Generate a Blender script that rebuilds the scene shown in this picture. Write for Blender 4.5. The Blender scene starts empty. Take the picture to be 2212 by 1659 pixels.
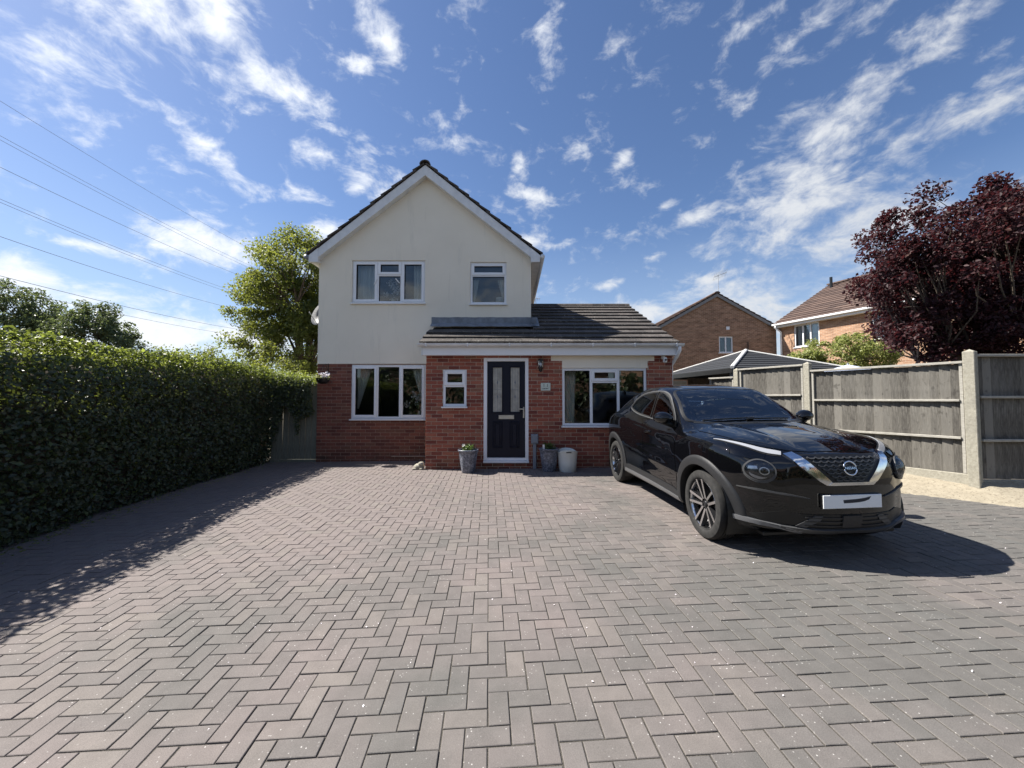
import bpy, bmesh, math, random
import numpy as np
from mathutils import Vector, Matrix, Euler
from mathutils.bvhtree import BVHTree

R = math.radians
random.seed(7)
RNG = np.random.default_rng(7)
SC = bpy.context.scene
COL = SC.collection

# ------------------------------------------------------------------ camera, sky, sun, exposure
cam = bpy.data.cameras.new('camera'); cam.sensor_width = 36; cam.sensor_fit = 'HORIZONTAL'
cam.lens = 36 * 845 / 2212; cam.clip_end = 3000; cam.clip_start = .05
camo = bpy.data.objects.new('camera', cam); COL.objects.link(camo)
camo.location = (0, 0, 1.47); camo.rotation_euler = (R(90 + 2.236), 0, 0)
SC.camera = camo

SUN = Vector((-.88, .23, 1.0)).normalized()
sl = bpy.data.lights.new('sun', 'SUN'); sl.energy = 4.7; sl.angle = R(.53); sl.color = (1, .95, .87)
so = bpy.data.objects.new('sun', sl); COL.objects.link(so)
so.rotation_euler = SUN.to_track_quat('Z', 'Y').to_euler()
SKY_STRENGTH = .061

W = bpy.data.worlds.new('World'); SC.world = W; W.use_nodes = True
wn = W.node_tree.nodes; wl = W.node_tree.links
wn.clear()


def wnode(t, **k):
    n = wn.new(t)
    for a, b in k.items(): setattr(n, a, b)
    return n


def wmath(op, a, b=None, clamp=False):
    n = wnode('ShaderNodeMath', operation=op, use_clamp=clamp)
    for i, v in enumerate((a, b)):
        if v is None: continue
        if isinstance(v, (int, float)): n.inputs[i].default_value = v
        else: wl.new(v, n.inputs[i])
    return n.outputs[0]


sky = wnode('ShaderNodeTexSky', sky_type='NISHITA', sun_disc=False)
sky.sun_elevation = math.asin(SUN.z); sky.sun_rotation = math.atan2(SUN.x, SUN.y)
sky.air_density = 1.0; sky.dust_density = .4; sky.ozone_density = 3.0; sky.altitude = 0
tc = wnode('ShaderNodeTexCoord'); sep = wnode('ShaderNodeSeparateXYZ'); wl.new(tc.outputs['Generated'], sep.inputs[0])
az = wmath('ARCTAN2', sep.outputs[0], sep.outputs[1]); el = wmath('ARCSINE', sep.outputs[2])
ae = wnode('ShaderNodeCombineXYZ'); wl.new(az, ae.inputs[0]); wl.new(el, ae.inputs[1])
zz = wmath('ADD', wmath('MAXIMUM', sep.outputs[2], 0.0), .12)
pl = wnode('ShaderNodeCombineXYZ'); wl.new(wmath('DIVIDE', sep.outputs[0], zz), pl.inputs[0]); wl.new(wmath('DIVIDE', sep.outputs[1], zz), pl.inputs[1])
# cloud banks: (azimuth, elevation, half width, half height, tilt, density) in degrees, all round the sky
CLOUDS = [
 (-47,38,13,5.0,-18,.95),(-38,38,6.5,5.5,-50,.9),(-33,35.5,8,3.0,-14,.95),(-50,29,7,4,-10,.55),(-39,27.5,5,1.7,-25,.85),(-26,30,5.5,1.6,-8,.35),
 (-38,17.8,6.5,2.6,-3,.95),(-28.5,24.8,6.0,1.6,4,.85),(-25,21.5,5,2.0,10,.95),(-17.6,26.5,4.0,1.5,-4,.95),(-22,27,2.6,1.3,30,.7),
 (-29,17,4,1.4,-40,.75),(-27,14.4,4.2,2.0,10,.9),(-19.5,20,4,1.1,-12,.9),(-23,16.4,3.5,1.2,-10,.85),(-22,13.2,4.5,1.6,12,.9),
 (-18.5,42,5,3.0,-30,.9),(-22,39.5,3,1.3,10,.7),(-12,41,2,2,0,.3),(-8.5,33.5,2.6,1.4,10,.62),(-6.9,27.5,1.2,1.2,40,.7),
 (1.0,31,1.6,1.9,-20,.75),(2.6,28,4.0,1.6,-16,.85),(2.6,22,4.2,1.8,12,.95),(-1.5,17.5,2.5,1.4,10,.8),(5.2,42,3.4,3.2,40,.5),(7.5,21.8,2.0,.8,8,.45),
 (16.3,31,2.8,1.2,22,.75),(21.5,25,2.5,1.0,18,.75),(26,23.5,3.4,1.0,16,.7),(31,28,2,1.3,10,.5),(14,16,2.4,.9,10,.8),(20.5,19.2,2.0,.7,14,.65),
 (20,11.5,4.4,2.4,-8,.85),(8,8.5,7,2.8,0,.75),(15,9,5,2,0,.75),(25.5,9.5,5,3.0,6,.9),(27.5,15.2,4.0,1.5,16,.9),(31,11,8,4.5,12,.85),
 (36.5,21.5,7.5,4.6,38,.8),(40,28,6.5,4.0,38,.8),(47,32,11,2.6,24,.62),(44,18,9,4,12,.7),(38,24,15,9,36,.62),(29,12,12,6,10,.72),(8,6,18,4,0,.62),(40,10,14,5,8,.7),(36,37,4,2,14,.6),(33,40,4,1.4,10,.55),(52,26,9,3,10,.5),
 (50,14,9,3,8,.6),(-45,7.5,13,3.2,-5,.95),(-34,7.5,12,2.8,-8,.9),(-55,10.5,9,3,-4,.9),(-60,20,7,2,0,.6),
 (-48,15,4,.8,-4,.7),(-1,12.5,3.0,1.5,6,.6),(-90,40,14,7,20,.9),(180,30,18,9,0,.9),(140,45,16,8,20,.9),(-140,45,16,8,-20,.9),(115,14,14,5,0,.9),(-170,12,30,5,0,.9),(165,60,16,8,30,.8),(-120,25,20,6,-10,.8),(-165,35,22,8,10,.8),(150,20,25,6,5,.8),(110,30,16,7,-20,.8),(85,18,14,5,10,.7),  # banks behind the camera, out of view, added to lift the shaded wall
]
acc = None
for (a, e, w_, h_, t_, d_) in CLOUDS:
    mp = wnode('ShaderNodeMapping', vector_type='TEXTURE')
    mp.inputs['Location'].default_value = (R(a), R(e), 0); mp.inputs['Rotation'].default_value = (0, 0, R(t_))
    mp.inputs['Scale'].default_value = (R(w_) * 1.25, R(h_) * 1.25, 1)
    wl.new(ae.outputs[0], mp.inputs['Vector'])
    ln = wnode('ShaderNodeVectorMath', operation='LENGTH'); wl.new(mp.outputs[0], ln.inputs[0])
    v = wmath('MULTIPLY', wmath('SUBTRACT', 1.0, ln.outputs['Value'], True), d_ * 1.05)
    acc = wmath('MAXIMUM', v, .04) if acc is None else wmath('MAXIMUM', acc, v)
dv = wnode('ShaderNodeVectorMath', operation='MULTIPLY'); wl.new(tc.outputs['Generated'], dv.inputs[0]); dv.inputs[1].default_value = (1, 1, 1.7)
warp = wnode('ShaderNodeTexNoise'); warp.inputs['Scale'].default_value = 6.0; warp.inputs['Detail'].default_value = 3
wl.new(dv.outputs[0], warp.inputs['Vector'])
wv = wnode('ShaderNodeVectorMath', operation='MULTIPLY_ADD'); wl.new(warp.outputs['Color'], wv.inputs[0])
wv.inputs[1].default_value = (.10, .10, .10); wl.new(dv.outputs[0], wv.inputs[2])
nz = wnode('ShaderNodeTexNoise'); nz.inputs['Scale'].default_value = 11.0; nz.inputs['Detail'].default_value = 9
nz.inputs['Roughness'].default_value = .60; wl.new(wv.outputs[0], nz.inputs['Vector'])
nz2 = wnode('ShaderNodeTexNoise'); nz2.inputs['Scale'].default_value = 34.0; nz2.inputs['Detail'].default_value = 7; nz2.inputs['Roughness'].default_value = .62; wl.new(wv.outputs[0], nz2.inputs['Vector'])
dens = wmath('ADD', wmath('ADD', acc, wmath('MULTIPLY', wmath('SUBTRACT', nz.outputs['Fac'], .5), 2.3)), wmath('MULTIPLY', wmath('SUBTRACT', nz2.outputs['Fac'], .5), .95))
mr = wnode('ShaderNodeMapRange', interpolation_type='SMOOTHSTEP'); wl.new(dens, mr.inputs[0])
mr.inputs[1].default_value = .10; mr.inputs[2].default_value = 1.0
fadeh = wnode('ShaderNodeMapRange'); wl.new(el, fadeh.inputs[0]); fadeh.inputs[1].default_value = -.02; fadeh.inputs[2].default_value = .10
dfin = wmath('MULTIPLY', wmath('MULTIPLY', mr.outputs[0], fadeh.outputs[0]), .93)
hz = wnode('ShaderNodeMapRange'); wl.new(el, hz.inputs[0]); hz.inputs[1].default_value = .40; hz.inputs[2].default_value = .0; hz.inputs[3].default_value = 0; hz.inputs[4].default_value = .52
sd = wnode('ShaderNodeVectorMath', operation='DOT_PRODUCT'); wl.new(tc.outputs['Generated'], sd.inputs[0]); sd.inputs[1].default_value = SUN
cb = wnode('ShaderNodeMapRange'); wl.new(sd.outputs['Value'], cb.inputs[0]); cb.inputs[1].default_value = -.3; cb.inputs[2].default_value = .9; cb.inputs[3].default_value = .32; cb.inputs[4].default_value = .52
bsky = wnode('ShaderNodeBackground'); bsky.inputs[1].default_value = SKY_STRENGTH; hs = wnode('ShaderNodeHueSaturation'); hs.inputs['Saturation'].default_value = 1.08; hs.inputs['Hue'].default_value = .506; wl.new(sky.outputs[0], hs.inputs['Color']); wl.new(hs.outputs[0], bsky.inputs[0])
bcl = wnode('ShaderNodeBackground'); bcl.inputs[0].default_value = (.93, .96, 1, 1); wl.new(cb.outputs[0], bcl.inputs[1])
bhz = wnode('ShaderNodeBackground'); bhz.inputs[0].default_value = (.60, .74, .95, 1); bhz.inputs[1].default_value = .38
mx0 = wnode('ShaderNodeMixShader'); wl.new(hz.outputs[0], mx0.inputs[0]); wl.new(bsky.outputs[0], mx0.inputs[1]); wl.new(bhz.outputs[0], mx0.inputs[2])
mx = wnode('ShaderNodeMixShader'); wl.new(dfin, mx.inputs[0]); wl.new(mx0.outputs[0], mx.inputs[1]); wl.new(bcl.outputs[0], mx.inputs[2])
wo = wnode('ShaderNodeOutputWorld'); wl.new(mx.outputs[0], wo.inputs[0])

vs = SC.view_settings; vs.view_transform = 'Standard'; vs.look = 'None'; vs.exposure = 1.22; vs.gamma = 1.0; vs.use_curve_mapping = False
SC.render.engine = 'CYCLES'
SC.cycles.max_bounces = 8; SC.cycles.transparent_max_bounces = 12; SC.cycles.sample_clamp_indirect = 6; SC.cycles.caustics_reflective = False; SC.cycles.caustics_refractive = False


# ------------------------------------------------------------------ materials
def rgba(c): return (c[0], c[1], c[2], 1)


class NT:
    """small node-tree helper"""
    def __init__(s, name):
        s.m = bpy.data.materials.new(name); s.m.use_nodes = True
        s.n = s.m.node_tree.nodes; s.l = s.m.node_tree.links
        s.b = s.n['Principled BSDF']; s.out = s.n['Material Output']
        s.pos = None

    def add(s, t, **k):
        n = s.n.new(t)
        for a, b in k.items(): setattr(n, a, b)
        return n

    def link(s, a, b): s.l.new(a, b)

    def P(s, scale=(1, 1, 1), obj=False):
        if obj:
            src = s.add('ShaderNodeTexCoord').outputs['Object']
        else:
            src = s.add('ShaderNodeNewGeometry').outputs['Position']
        if tuple(scale) == (1, 1, 1): return src
        v = s.add('ShaderNodeVectorMath', operation='MULTIPLY'); s.link(src, v.inputs[0]); v.inputs[1].default_value = scale
        return v.outputs[0]

    def noise(s, scale, detail=4, rough=.55, vec=None, col=False):
        n = s.add('ShaderNodeTexNoise'); n.inputs['Scale'].default_value = scale; n.inputs['Detail'].default_value = detail; n.inputs['Roughness'].default_value = rough
        s.link(vec if vec is not None else s.P(), n.inputs['Vector'])
        return n.outputs['Color' if col else 'Fac']

    def ramp(s, fac, stops, interp='LINEAR'):
        r = s.add('ShaderNodeValToRGB'); cr = r.color_ramp; cr.interpolation = interp
        while len(cr.elements) < len(stops): cr.elements.new(.5)
        for e, (p, c) in zip(cr.elements, stops):
            e.position = p; e.color = rgba(c) if not isinstance(c, (int, float)) else (c, c, c, 1)
        s.link(fac, r.inputs[0]); return r.outputs[0]

    def mix(s, fac, a, b, mode='MIX'):
        n = s.add('ShaderNodeMix', data_type='RGBA', blend_type=mode)
        for i, v in ((0, fac), (6, a), (7, b)):
            if isinstance(v, (int, float)): n.inputs[i].default_value = v
            elif isinstance(v, tuple): n.inputs[i].default_value = rgba(v)
            else: s.link(v, n.inputs[i])
        return n.outputs[2]

    def attr(s, name='tone'):
        return s.add('ShaderNodeAttribute', attribute_name=name).outputs['Fac']

    def mathn(s, op, a, b=0.0, clamp=False):
        n = s.add('ShaderNodeMath', operation=op, use_clamp=clamp)
        for i, v in enumerate((a, b)):
            if isinstance(v, (int, float)): n.inputs[i].default_value = v
            else: s.link(v, n.inputs[i])
        return n.outputs[0]

    def col(s, c):
        if isinstance(c, tuple): s.b.inputs['Base Color'].default_value = rgba(c)
        else: s.link(c, s.b.inputs['Base Color'])

    def set(s, **k):
        for a, b in k.items():
            i = s.b.inputs[a.replace('_', ' ')]
            if isinstance(b, (int, float, tuple)): i.default_value = b
            else: s.link(b, i)

    def bump(s, h, strength=.4, dist=.01):
        b = s.add('ShaderNodeBump'); b.inputs['Strength'].default_value = strength; b.inputs['Distance'].default_value = dist
        s.link(h, b.inputs['Height']); s.link(b.outputs[0], s.b.inputs['Normal'])


M = {}


def simple(name, c, rough=.6, metallic=0.0, var=.12, scale=6., bump=0.0, bscale=60., spec=.5):
    t = NT(name)
    n = t.noise(scale, 5)
    lo = tuple(x * (1 - var) for x in c); hi = tuple(min(1, x * (1 + var)) for x in c)
    t.col(t.ramp(n, [(.3, lo), (.7, hi)])); t.set(Roughness=rough, Metallic=metallic, Specular_IOR_Level=spec)
    if bump: t.bump(t.noise(bscale, 5), bump, .01)
    M[name] = t.m; return t.m


# block paving
t = NT('paver'); tone = t.attr()
reg = t.noise(.55, 3, .6)
pink = t.ramp(tone, [(0, (.164, .140, .133)), (.5, (.170, .144, .136)), (.8, (.173, .146, .136)), (1, (.171, .151, .137))])
grey = t.ramp(tone, [(0, (.106, .101, .094)), (.4, (.112, .106, .098)), (.75, (.109, .106, .099)), (1, (.117, .109, .100))])
sx = t.add('ShaderNodeSeparateXYZ'); t.link(t.P(), sx.inputs[0])
f = t.mathn('ADD', reg, t.mathn('MULTIPLY', t.mathn('SUBTRACT', tone, .5), .10))
f = t.mathn('ADD', f, t.mathn('MULTIPLY', t.mathn('SUBTRACT', sx.outputs[1], 3.0), .035))
f = t.mathn('SUBTRACT', f, t.mathn('MULTIPLY', sx.outputs[0], .035))
base = t.mix(t.ramp(f, [(.36, 0.0), (.62, 1.0)]), grey, pink)
gr = t.noise(260, 3, .7); base = t.mix(.55, base, t.ramp(gr, [(.3, .30), (.7, .70)]), 'OVERLAY')
bl = t.noise(9, 5, .6); base = t.mix(.35, base, t.ramp(bl, [(.3, .36), (.7, .64)]), 'OVERLAY')
vo = t.add('ShaderNodeTexVoronoi'); vo.inputs['Scale'].default_value = 55; t.link(t.P(), vo.inputs['Vector'])
sp = t.mathn('MULTIPLY', t.ramp(vo.outputs['Distance'], [(.13, 1.0), (.21, 0.0)]), t.ramp(t.mathn('FRACT', t.mathn('MULTIPLY', vo.outputs['Color'], 7.3)), [(.70, 0.0), (.72, 1.0)]))
base = t.mix(t.mathn('MULTIPLY', t.mathn('MULTIPLY', sp, t.ramp(t.noise(6, 3), [(.42, 0.0), (.66, 1.0)])), .7), base, (.62, .60, .57))
t.col(base); t.set(Roughness=.82, Specular_IOR_Level=.35)
t.bump(t.noise(180, 4, .65), .35, .004); M['paver'] = t.m

t = NT('joint_sand'); t.col(t.ramp(t.noise(300, 3), [(.35, (.028, .025, .021)), (.55, (.065, .058, .048)), (.72, (.18, .16, .13))])); t.set(Roughness=.95); t.bump(t.noise(220, 3), .8, .006); M['joint_sand'] = t.m

# bricks
def brickmat(name, cols, moss=0.0):
    t = NT(name); tone = t.attr()
    c = t.ramp(tone, cols)
    c = t.mix(.35, c, t.ramp(t.noise(45, 6, .65), [(.25, .34), (.75, .66)]), 'OVERLAY')
    c = t.mix(t.mathn('MULTIPLY', t.ramp(t.noise(14, 4), [(.55, 0.0), (.75, 1.0)]), .14), c, (.07, .035, .025))
    c = t.mix(t.mathn('MULTIPLY', t.ramp(t.noise(3.1, 4), [(.52, 0.0), (.72, 1.0)]), .12), c, (.34, .20, .13))
    if moss:
        sx = t.add('ShaderNodeSeparateXYZ'); t.link(t.P(), sx.inputs[0])
        k = t.mathn('MULTIPLY', t.ramp(sx.outputs[2], [(.12, 1.0), (.42, 0.0)]), t.ramp(t.noise(5, 4), [(.35, 0.0), (.65, 1.0)]))
        c = t.mix(t.mathn('MULTIPLY', k, moss), c, (.045, .040, .026))
    t.col(c); t.set(Roughness=.88, Specular_IOR_Level=.3); t.bump(t.noise(90, 6, .7), .6, .006); M[name] = t.m


brickmat('brick_red', [(0, (.155, .046, .036)), (.3, (.245, .072, .048)), (.6, (.305, .094, .060)), (.85, (.365, .132, .082)), (1, (.23, .112, .074))], .65)
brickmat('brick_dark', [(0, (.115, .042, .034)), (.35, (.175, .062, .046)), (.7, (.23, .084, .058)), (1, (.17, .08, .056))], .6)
simple('mortar', (.52, .42, .33), .95, var=.2, scale=20, bump=.5, bscale=120)
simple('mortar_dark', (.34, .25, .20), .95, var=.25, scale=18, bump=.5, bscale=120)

# cream render with streaks
t = NT('render'); c = t.ramp(t.noise(1.3, 5), [(.3, (.79, .725, .605)), (.7, (.84, .775, .655))])
st = t.noise(2.2, 5, .6, t.P((2.6, 1, .42)))
c = t.mix(t.mathn('MULTIPLY', t.ramp(st, [(.58, 0.0), (.74, 1.0)]), .20), c, (.43, .42, .37))
st2 = t.noise(1.0, 6, .6, t.P((7, 1, .6)))
c = t.mix(t.mathn('MULTIPLY', t.ramp(st2, [(.62, 0.0), (.74, 1.0)]), .20), c, (.40, .33, .27))
t.col(c); t.set(Roughness=.9, Specular_IOR_Level=.25); t.bump(t.noise(140, 5, .7), .35, .006); M['render'] = t.m

simple('upvc', (.80, .81, .83), .32, var=.03, scale=3)
simple('upvc_dirty', (.70, .71, .72), .45, var=.10, scale=5)
simple('rubber', (.02, .02, .02), .7)
simple('lead', (.17, .19, .22), .55, var=.30, scale=7, bump=.4, bscale=18)
simple('door_blue', (.007, .009, .020), .42, var=.1, spec=.25)
simple('reflector', (.05, .052, .056), .25, .6, var=.3, scale=30)
simple('far_barge', (.20, .20, .20), .6)
simple('chrome', (.82, .83, .85), .10, 1.0, var=.02)
simple('steel', (.62, .62, .62), .28, 1.0, var=.05)
simple('black_metal', (.012, .012, .012), .35, var=.2)
simple('grey_plastic', (.20, .225, .26), .5, var=.06)
simple('white_plastic', (.72, .73, .72), .4, var=.04)
simple('bin_plastic', (.66, .69, .66), .42, var=.06, scale=4)
simple('interior', (.16, .15, .14), .9)
simple('interior_floor', (.14, .09, .06), .7)
simple('curtain', (.74, .74, .74), .9, var=.06)
simple('petal', (.80, .74, .76), .7, var=.15, scale=40)
simple('stem', (.07, .11, .03), .7)
simple('soil', (.035, .025, .018), .95, var=.4, scale=40, bump=.8, bscale=80)
simple('cable', (.16, .17, .19), .6)  # grey-blue, with the haze of distance put into the wire colour
simple('bark', (.11, .085, .065), .95, var=.35, scale=12, bump=.8, bscale=40)
simple('bark_pale', (.22, .20, .15), .95, var=.35, scale=12, bump=.8, bscale=40)
simple('earth', (.14, .12, .08), .95, var=.3, scale=.8)
simple('asphalt', (.05, .05, .052), .9, var=.2, scale=3, bump=.4, bscale=150)
simple('plaque', (.55, .60, .53), .5, var=.1, scale=30)
simple('print', (.03, .035, .035), .6)
simple('parasol', (.50, .57, .74), .8, var=.05)
simple('dish_grey', (.09, .09, .095), .5, var=.1)
simple('galv', (.42, .43, .44), .45, .6, var=.1)
simple('far_trim', (.74, .73, .70), .5, var=.05)

t = NT('planter_glaze'); c = t.ramp(t.noise(28, 6, .7), [(.30, (.03, .036, .05)), (.48, (.10, .115, .15)), (.6, (.24, .25, .30)), (.75, (.46, .45, .48))])
t.col(c); t.set(Roughness=.30); t.bump(t.noise(60, 4), .3, .004); M['planter_glaze'] = t.m

# roof tiles
def tilemat(name, cols, lichen=.5):
    t = NT(name); tone = t.attr()
    c = t.ramp(tone, cols)
    c = t.mix(.5, c, t.ramp(t.noise(30, 6, .7), [(.25, .30), (.75, .68)]), 'OVERLAY')
    n1 = t.ramp(t.noise(7, 3, .6), [(.48, 0.0), (.66, 1.0)]); n2 = t.ramp(t.noise(34, 5, .7), [(.56, 0.0), (.63, 1.0)])
    c = t.mix(t.mathn('MULTIPLY', t.mathn('MULTIPLY', n1, n2), lichen), c, (.42, .41, .37))
    n3 = t.ramp(t.noise(60, 2, .5), [(.68, 0.0), (.72, 1.0)])
    c = t.mix(t.mathn('MULTIPLY', n3, lichen * .7), c, (.55, .54, .50))
    t.col(c); t.set(Roughness=.85, Specular_IOR_Level=.35); t.bump(t.noise(110, 5, .7), .5, .005); M[name] = t.m


tilemat('tile_dark', [(0, (.042, .037, .034)), (.5, (.062, .054, .049)), (1, (.092, .078, .070))], .85)
tilemat('tile_brown', [(0, (.075, .050, .042)), (.5, (.10, .066, .054)), (1, (.135, .09, .072))], .25)
tilemat('tile_grey', [(0, (.024, .026, .030)), (1, (.034, .036, .041))], .05)

# weathered fence boards, grain along the board's own length
t = NT('fence_wood'); tone = t.attr()
g = t.noise(5, 7, .7, t.P((16, 16, 1.3), True)); kn = t.noise(3.5, 3, .5, t.P((4, 4, 2.6)))
c = t.ramp(g, [(.28, (.040, .036, .031)), (.5, (.098, .091, .080)), (.72, (.20, .187, .165))])
c = t.mix(t.mathn('MULTIPLY', t.mathn('POWER', tone, 2.0), .75), c, (.26, .245, .215))
c = t.mix(t.mathn('MULTIPLY', t.ramp(kn, [(.60, 0.0), (.70, 1.0)]), .55), c, (.05, .045, .04))
c = t.mix(t.mathn('MULTIPLY', t.ramp(t.noise(2.0, 4, .6, t.P((1, 1, .6))), [(.52, 0.0), (.7, 1.0)]), .35), c, (.24, .23, .21))
t.col(c); t.set(Roughness=.9, Specular_IOR_Level=.25); t.bump(g, .5, .006); M['fence_wood'] = t.m
t = NT('fence_rail'); g = t.noise(5, 7, .7, t.P((3, 3, 18)))
t.col(t.ramp(g, [(.3, (.22, .21, .185)), (.7, (.44, .42, .37))])); t.set(Roughness=.9); t.bump(g, .4, .005); M['fence_rail'] = t.m
t = NT('gate_wood'); g = t.noise(5, 7, .7, t.P((14, 14, 1.2), True)); t.col(t.ramp(g, [(.3, (.10, .105, .085)), (.7, (.22, .225, .18))])); t.set(Roughness=.9); M['gate_wood'] = t.m
t = NT('concrete'); c = t.ramp(t.noise(30, 6, .7), [(.3, (.25, .235, .19)), (.7, (.42, .395, .325))]); c = t.mix(t.mathn('MULTIPLY', t.ramp(t.noise(4, 4), [(.56, 0.0), (.7, 1.0)]), .45), c, (.20, .19, .165))
t.col(c); t.set(Roughness=.95); t.bump(t.noise(75, 6, .8), .9, .012); M['concrete'] = t.m
t = NT('verge_mortar'); c = t.ramp(t.noise(14, 7, .7), [(.3, (.245, .212, .155)), (.7, (.36, .318, .24))]); c = t.mix(t.mathn('MULTIPLY', t.ramp(t.noise(40, 3, .5), [(.58, 0.0), (.64, 1.0)]), .6), c, (.13, .105, .075))
t.col(c); t.set(Roughness=.95); t.bump(t.noise(60, 6, .8), .8, .012); M['verge_mortar'] = t.m


# far brickwork: courses in the material (too far to pick the bricks apart)
def farbrick(name, c1, c2, mort, ang):
    t = NT(name); geo = t.P()
    mp = t.add('ShaderNodeMapping'); mp.inputs['Rotation'].default_value = (0, 0, -ang); t.link(geo, mp.inputs['Vector'])
    sx = t.add('ShaderNodeSeparateXYZ'); t.link(mp.outputs[0], sx.inputs[0]); cb_ = t.add('ShaderNodeCombineXYZ'); t.link(sx.outputs[0], cb_.inputs[0]); t.link(sx.outputs[2], cb_.inputs[1])
    br = t.add('ShaderNodeTexBrick'); t.link(cb_.outputs[0], br.inputs['Vector'])
    for k, v in (('Scale', 1.0), ('Mortar Size', .006), ('Brick Width', .225), ('Row Height', .075), ('Bias', 0.0)): br.inputs[k].default_value = v
    br.inputs['Color1'].default_value = rgba(c1); br.inputs['Color2'].default_value = rgba(c2); br.inputs['Mortar'].default_value = rgba(mort)
    pt = t.noise(1.0, 5, .7, t.P((2.2, 2.2, 8)))
    c = t.mix(.7, br.outputs['Color'], t.ramp(pt, [(.3, .26), (.7, .74)]), 'OVERLAY')
    t.col(c); t.set(Roughness=.9); t.bump(br.outputs['Fac'], -.4, .008); M[name] = t.m


farbrick('far_brick', (.20, .105, .062), (.32, .185, .115), (.36, .29, .22), 0)
farbrick('far_brick_b', (.26, .135, .078), (.40, .235, .145), (.42, .34, .26), math.atan2(-.94, .343))


def leafmat(name, cols, trans=.45, tcol=(.25, .40, .04), rough=.45, spec=.5, grow=0.0):
    t = NT(name); tone = t.attr()
    c = t.ramp(tone, cols)
    t.col(c); t.set(Roughness=rough, Specular_IOR_Level=spec)
    tr = t.add('ShaderNodeBsdfTranslucent'); tm = t.mix(.6, c, tcol); t.link(tm, tr.inputs['Color'])
    ms = t.add('ShaderNodeMixShader'); ms.inputs[0].default_value = trans
    if grow: t.link(t.mathn('ADD', t.mathn('MULTIPLY', t.mathn('POWER', tone, 2.0), grow), trans), ms.inputs[0])
    t.link(t.b.outputs[0], ms.inputs[1]); t.link(tr.outputs[0], ms.inputs[2]); t.link(ms.outputs[0], t.out.inputs[0])
    M[name] = t.m


leafmat('hedge_leaf', [(0, (.034, .046, .032)), (.4, (.050, .068, .036)), (.75, (.088, .122, .034)), (1, (.19, .22, .055))], .10, (.50, .60, .08), .5, .4, .38)  # pale, more translucent tones carry the sunlit look of the top leaves
leafmat('tree_leaf', [(0, (.030, .055, .018)), (.5, (.060, .092, .025)), (1, (.115, .132, .042))], .42, (.46, .50, .07), .5)
leafmat('far_leaf', [(0, (.060, .085, .045)), (.6, (.090, .125, .055)), (1, (.135, .155, .075))], .32, (.26, .32, .09), .5)
leafmat('plum_leaf', [(0, (.021, .010, .013)), (.55, (.040, .017, .020)), (.9, (.058, .022, .024)), (1, (.09, .045, .038))], .24, (.20, .04, .045), .55, .22)
leafmat('shrub_leaf', [(0, (.13, .165, .04)), (.5, (.24, .265, .075)), (1, (.40, .40, .16))], .35, (.45, .50, .12), .5)
leafmat('pot_leaf', [(0, (.05, .10, .025)), (1, (.11, .16, .045))], .3, (.2, .3, .05))


def glassmat(name, tint=(.9, .93, .93), ior=1.5, refl=1.0, rough=0.0):
    m = bpy.data.materials.new(name); m.use_nodes = True; n = m.node_tree.nodes; l = m.node_tree.links; n.clear()
    o = n.new('ShaderNodeOutputMaterial'); tr = n.new('ShaderNodeBsdfTransparent'); tr.inputs[0].default_value = rgba(tint)
    g = n.new('ShaderNodeBsdfGlossy'); g.inputs['Roughness'].default_value = rough; g.inputs[0].default_value = (refl, refl, refl, 1)
    f = n.new('ShaderNodeFresnel'); f.inputs[0].default_value = ior
    mxx = n.new('ShaderNodeMixShader'); l.new(f.outputs[0], mxx.inputs[0]); l.new(tr.outputs[0], mxx.inputs[1]); l.new(g.outputs[0], mxx.inputs[2]); l.new(mxx.outputs[0], o.inputs[0])
    M[name] = m


glassmat('glass', (.86, .90, .90), 1.62); glassmat('car_glass', (.80, .86, .84), 2.1); glassmat('privacy_glass', (.10, .11, .11), 1.55); glassmat('lens', (.9, .92, .95), 1.5)
simple('door_glass', (.40, .385, .34), .25, var=.25, scale=9)

# car
t = NT('car_paint'); t.col((.0022, .0023, .003)); t.set(Roughness=.5, Specular_IOR_Level=.0, Coat_Weight=1.0, Coat_Roughness=.008, Coat_IOR=1.55); M['car_paint'] = t.m
simple('car_plastic', (.015, .0155, .017), .5, var=.08, scale=30, bump=.15, bscale=400)
simple('car_trim', (.055, .056, .058), .42, var=.06)
simple('car_black', (.006, .006, .006), .45)
simple('seat_cloth', (.022, .022, .024), .9)
simple('dash', (.030, .031, .032), .6)
simple('skid', (.19, .195, .205), .32, .5, var=.05)
simple('alloy', (.72, .72, .73), .20, 1.0, var=.03)
simple('alloy_dark', (.02, .02, .022), .35, .3)
simple('disc', (.30, .29, .28), .35, 1.0)
simple('plate_white', (.84, .86, .86), .45, var=.02)
simple('plate_blot', (.008, .012, .022), .6)
t = NT('tyre'); t.col(t.ramp(t.noise(20, 4), [(.3, (.018, .018, .018)), (.7, (.034, .033, .032))])); t.set(Roughness=.85, Specular_IOR_Level=.3); M['tyre'] = t.m
t = NT('lamp_bright'); t.col((.44, .45, .47)); t.set(Roughness=.16, Metallic=.35); M['lamp_bright'] = t.m


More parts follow.
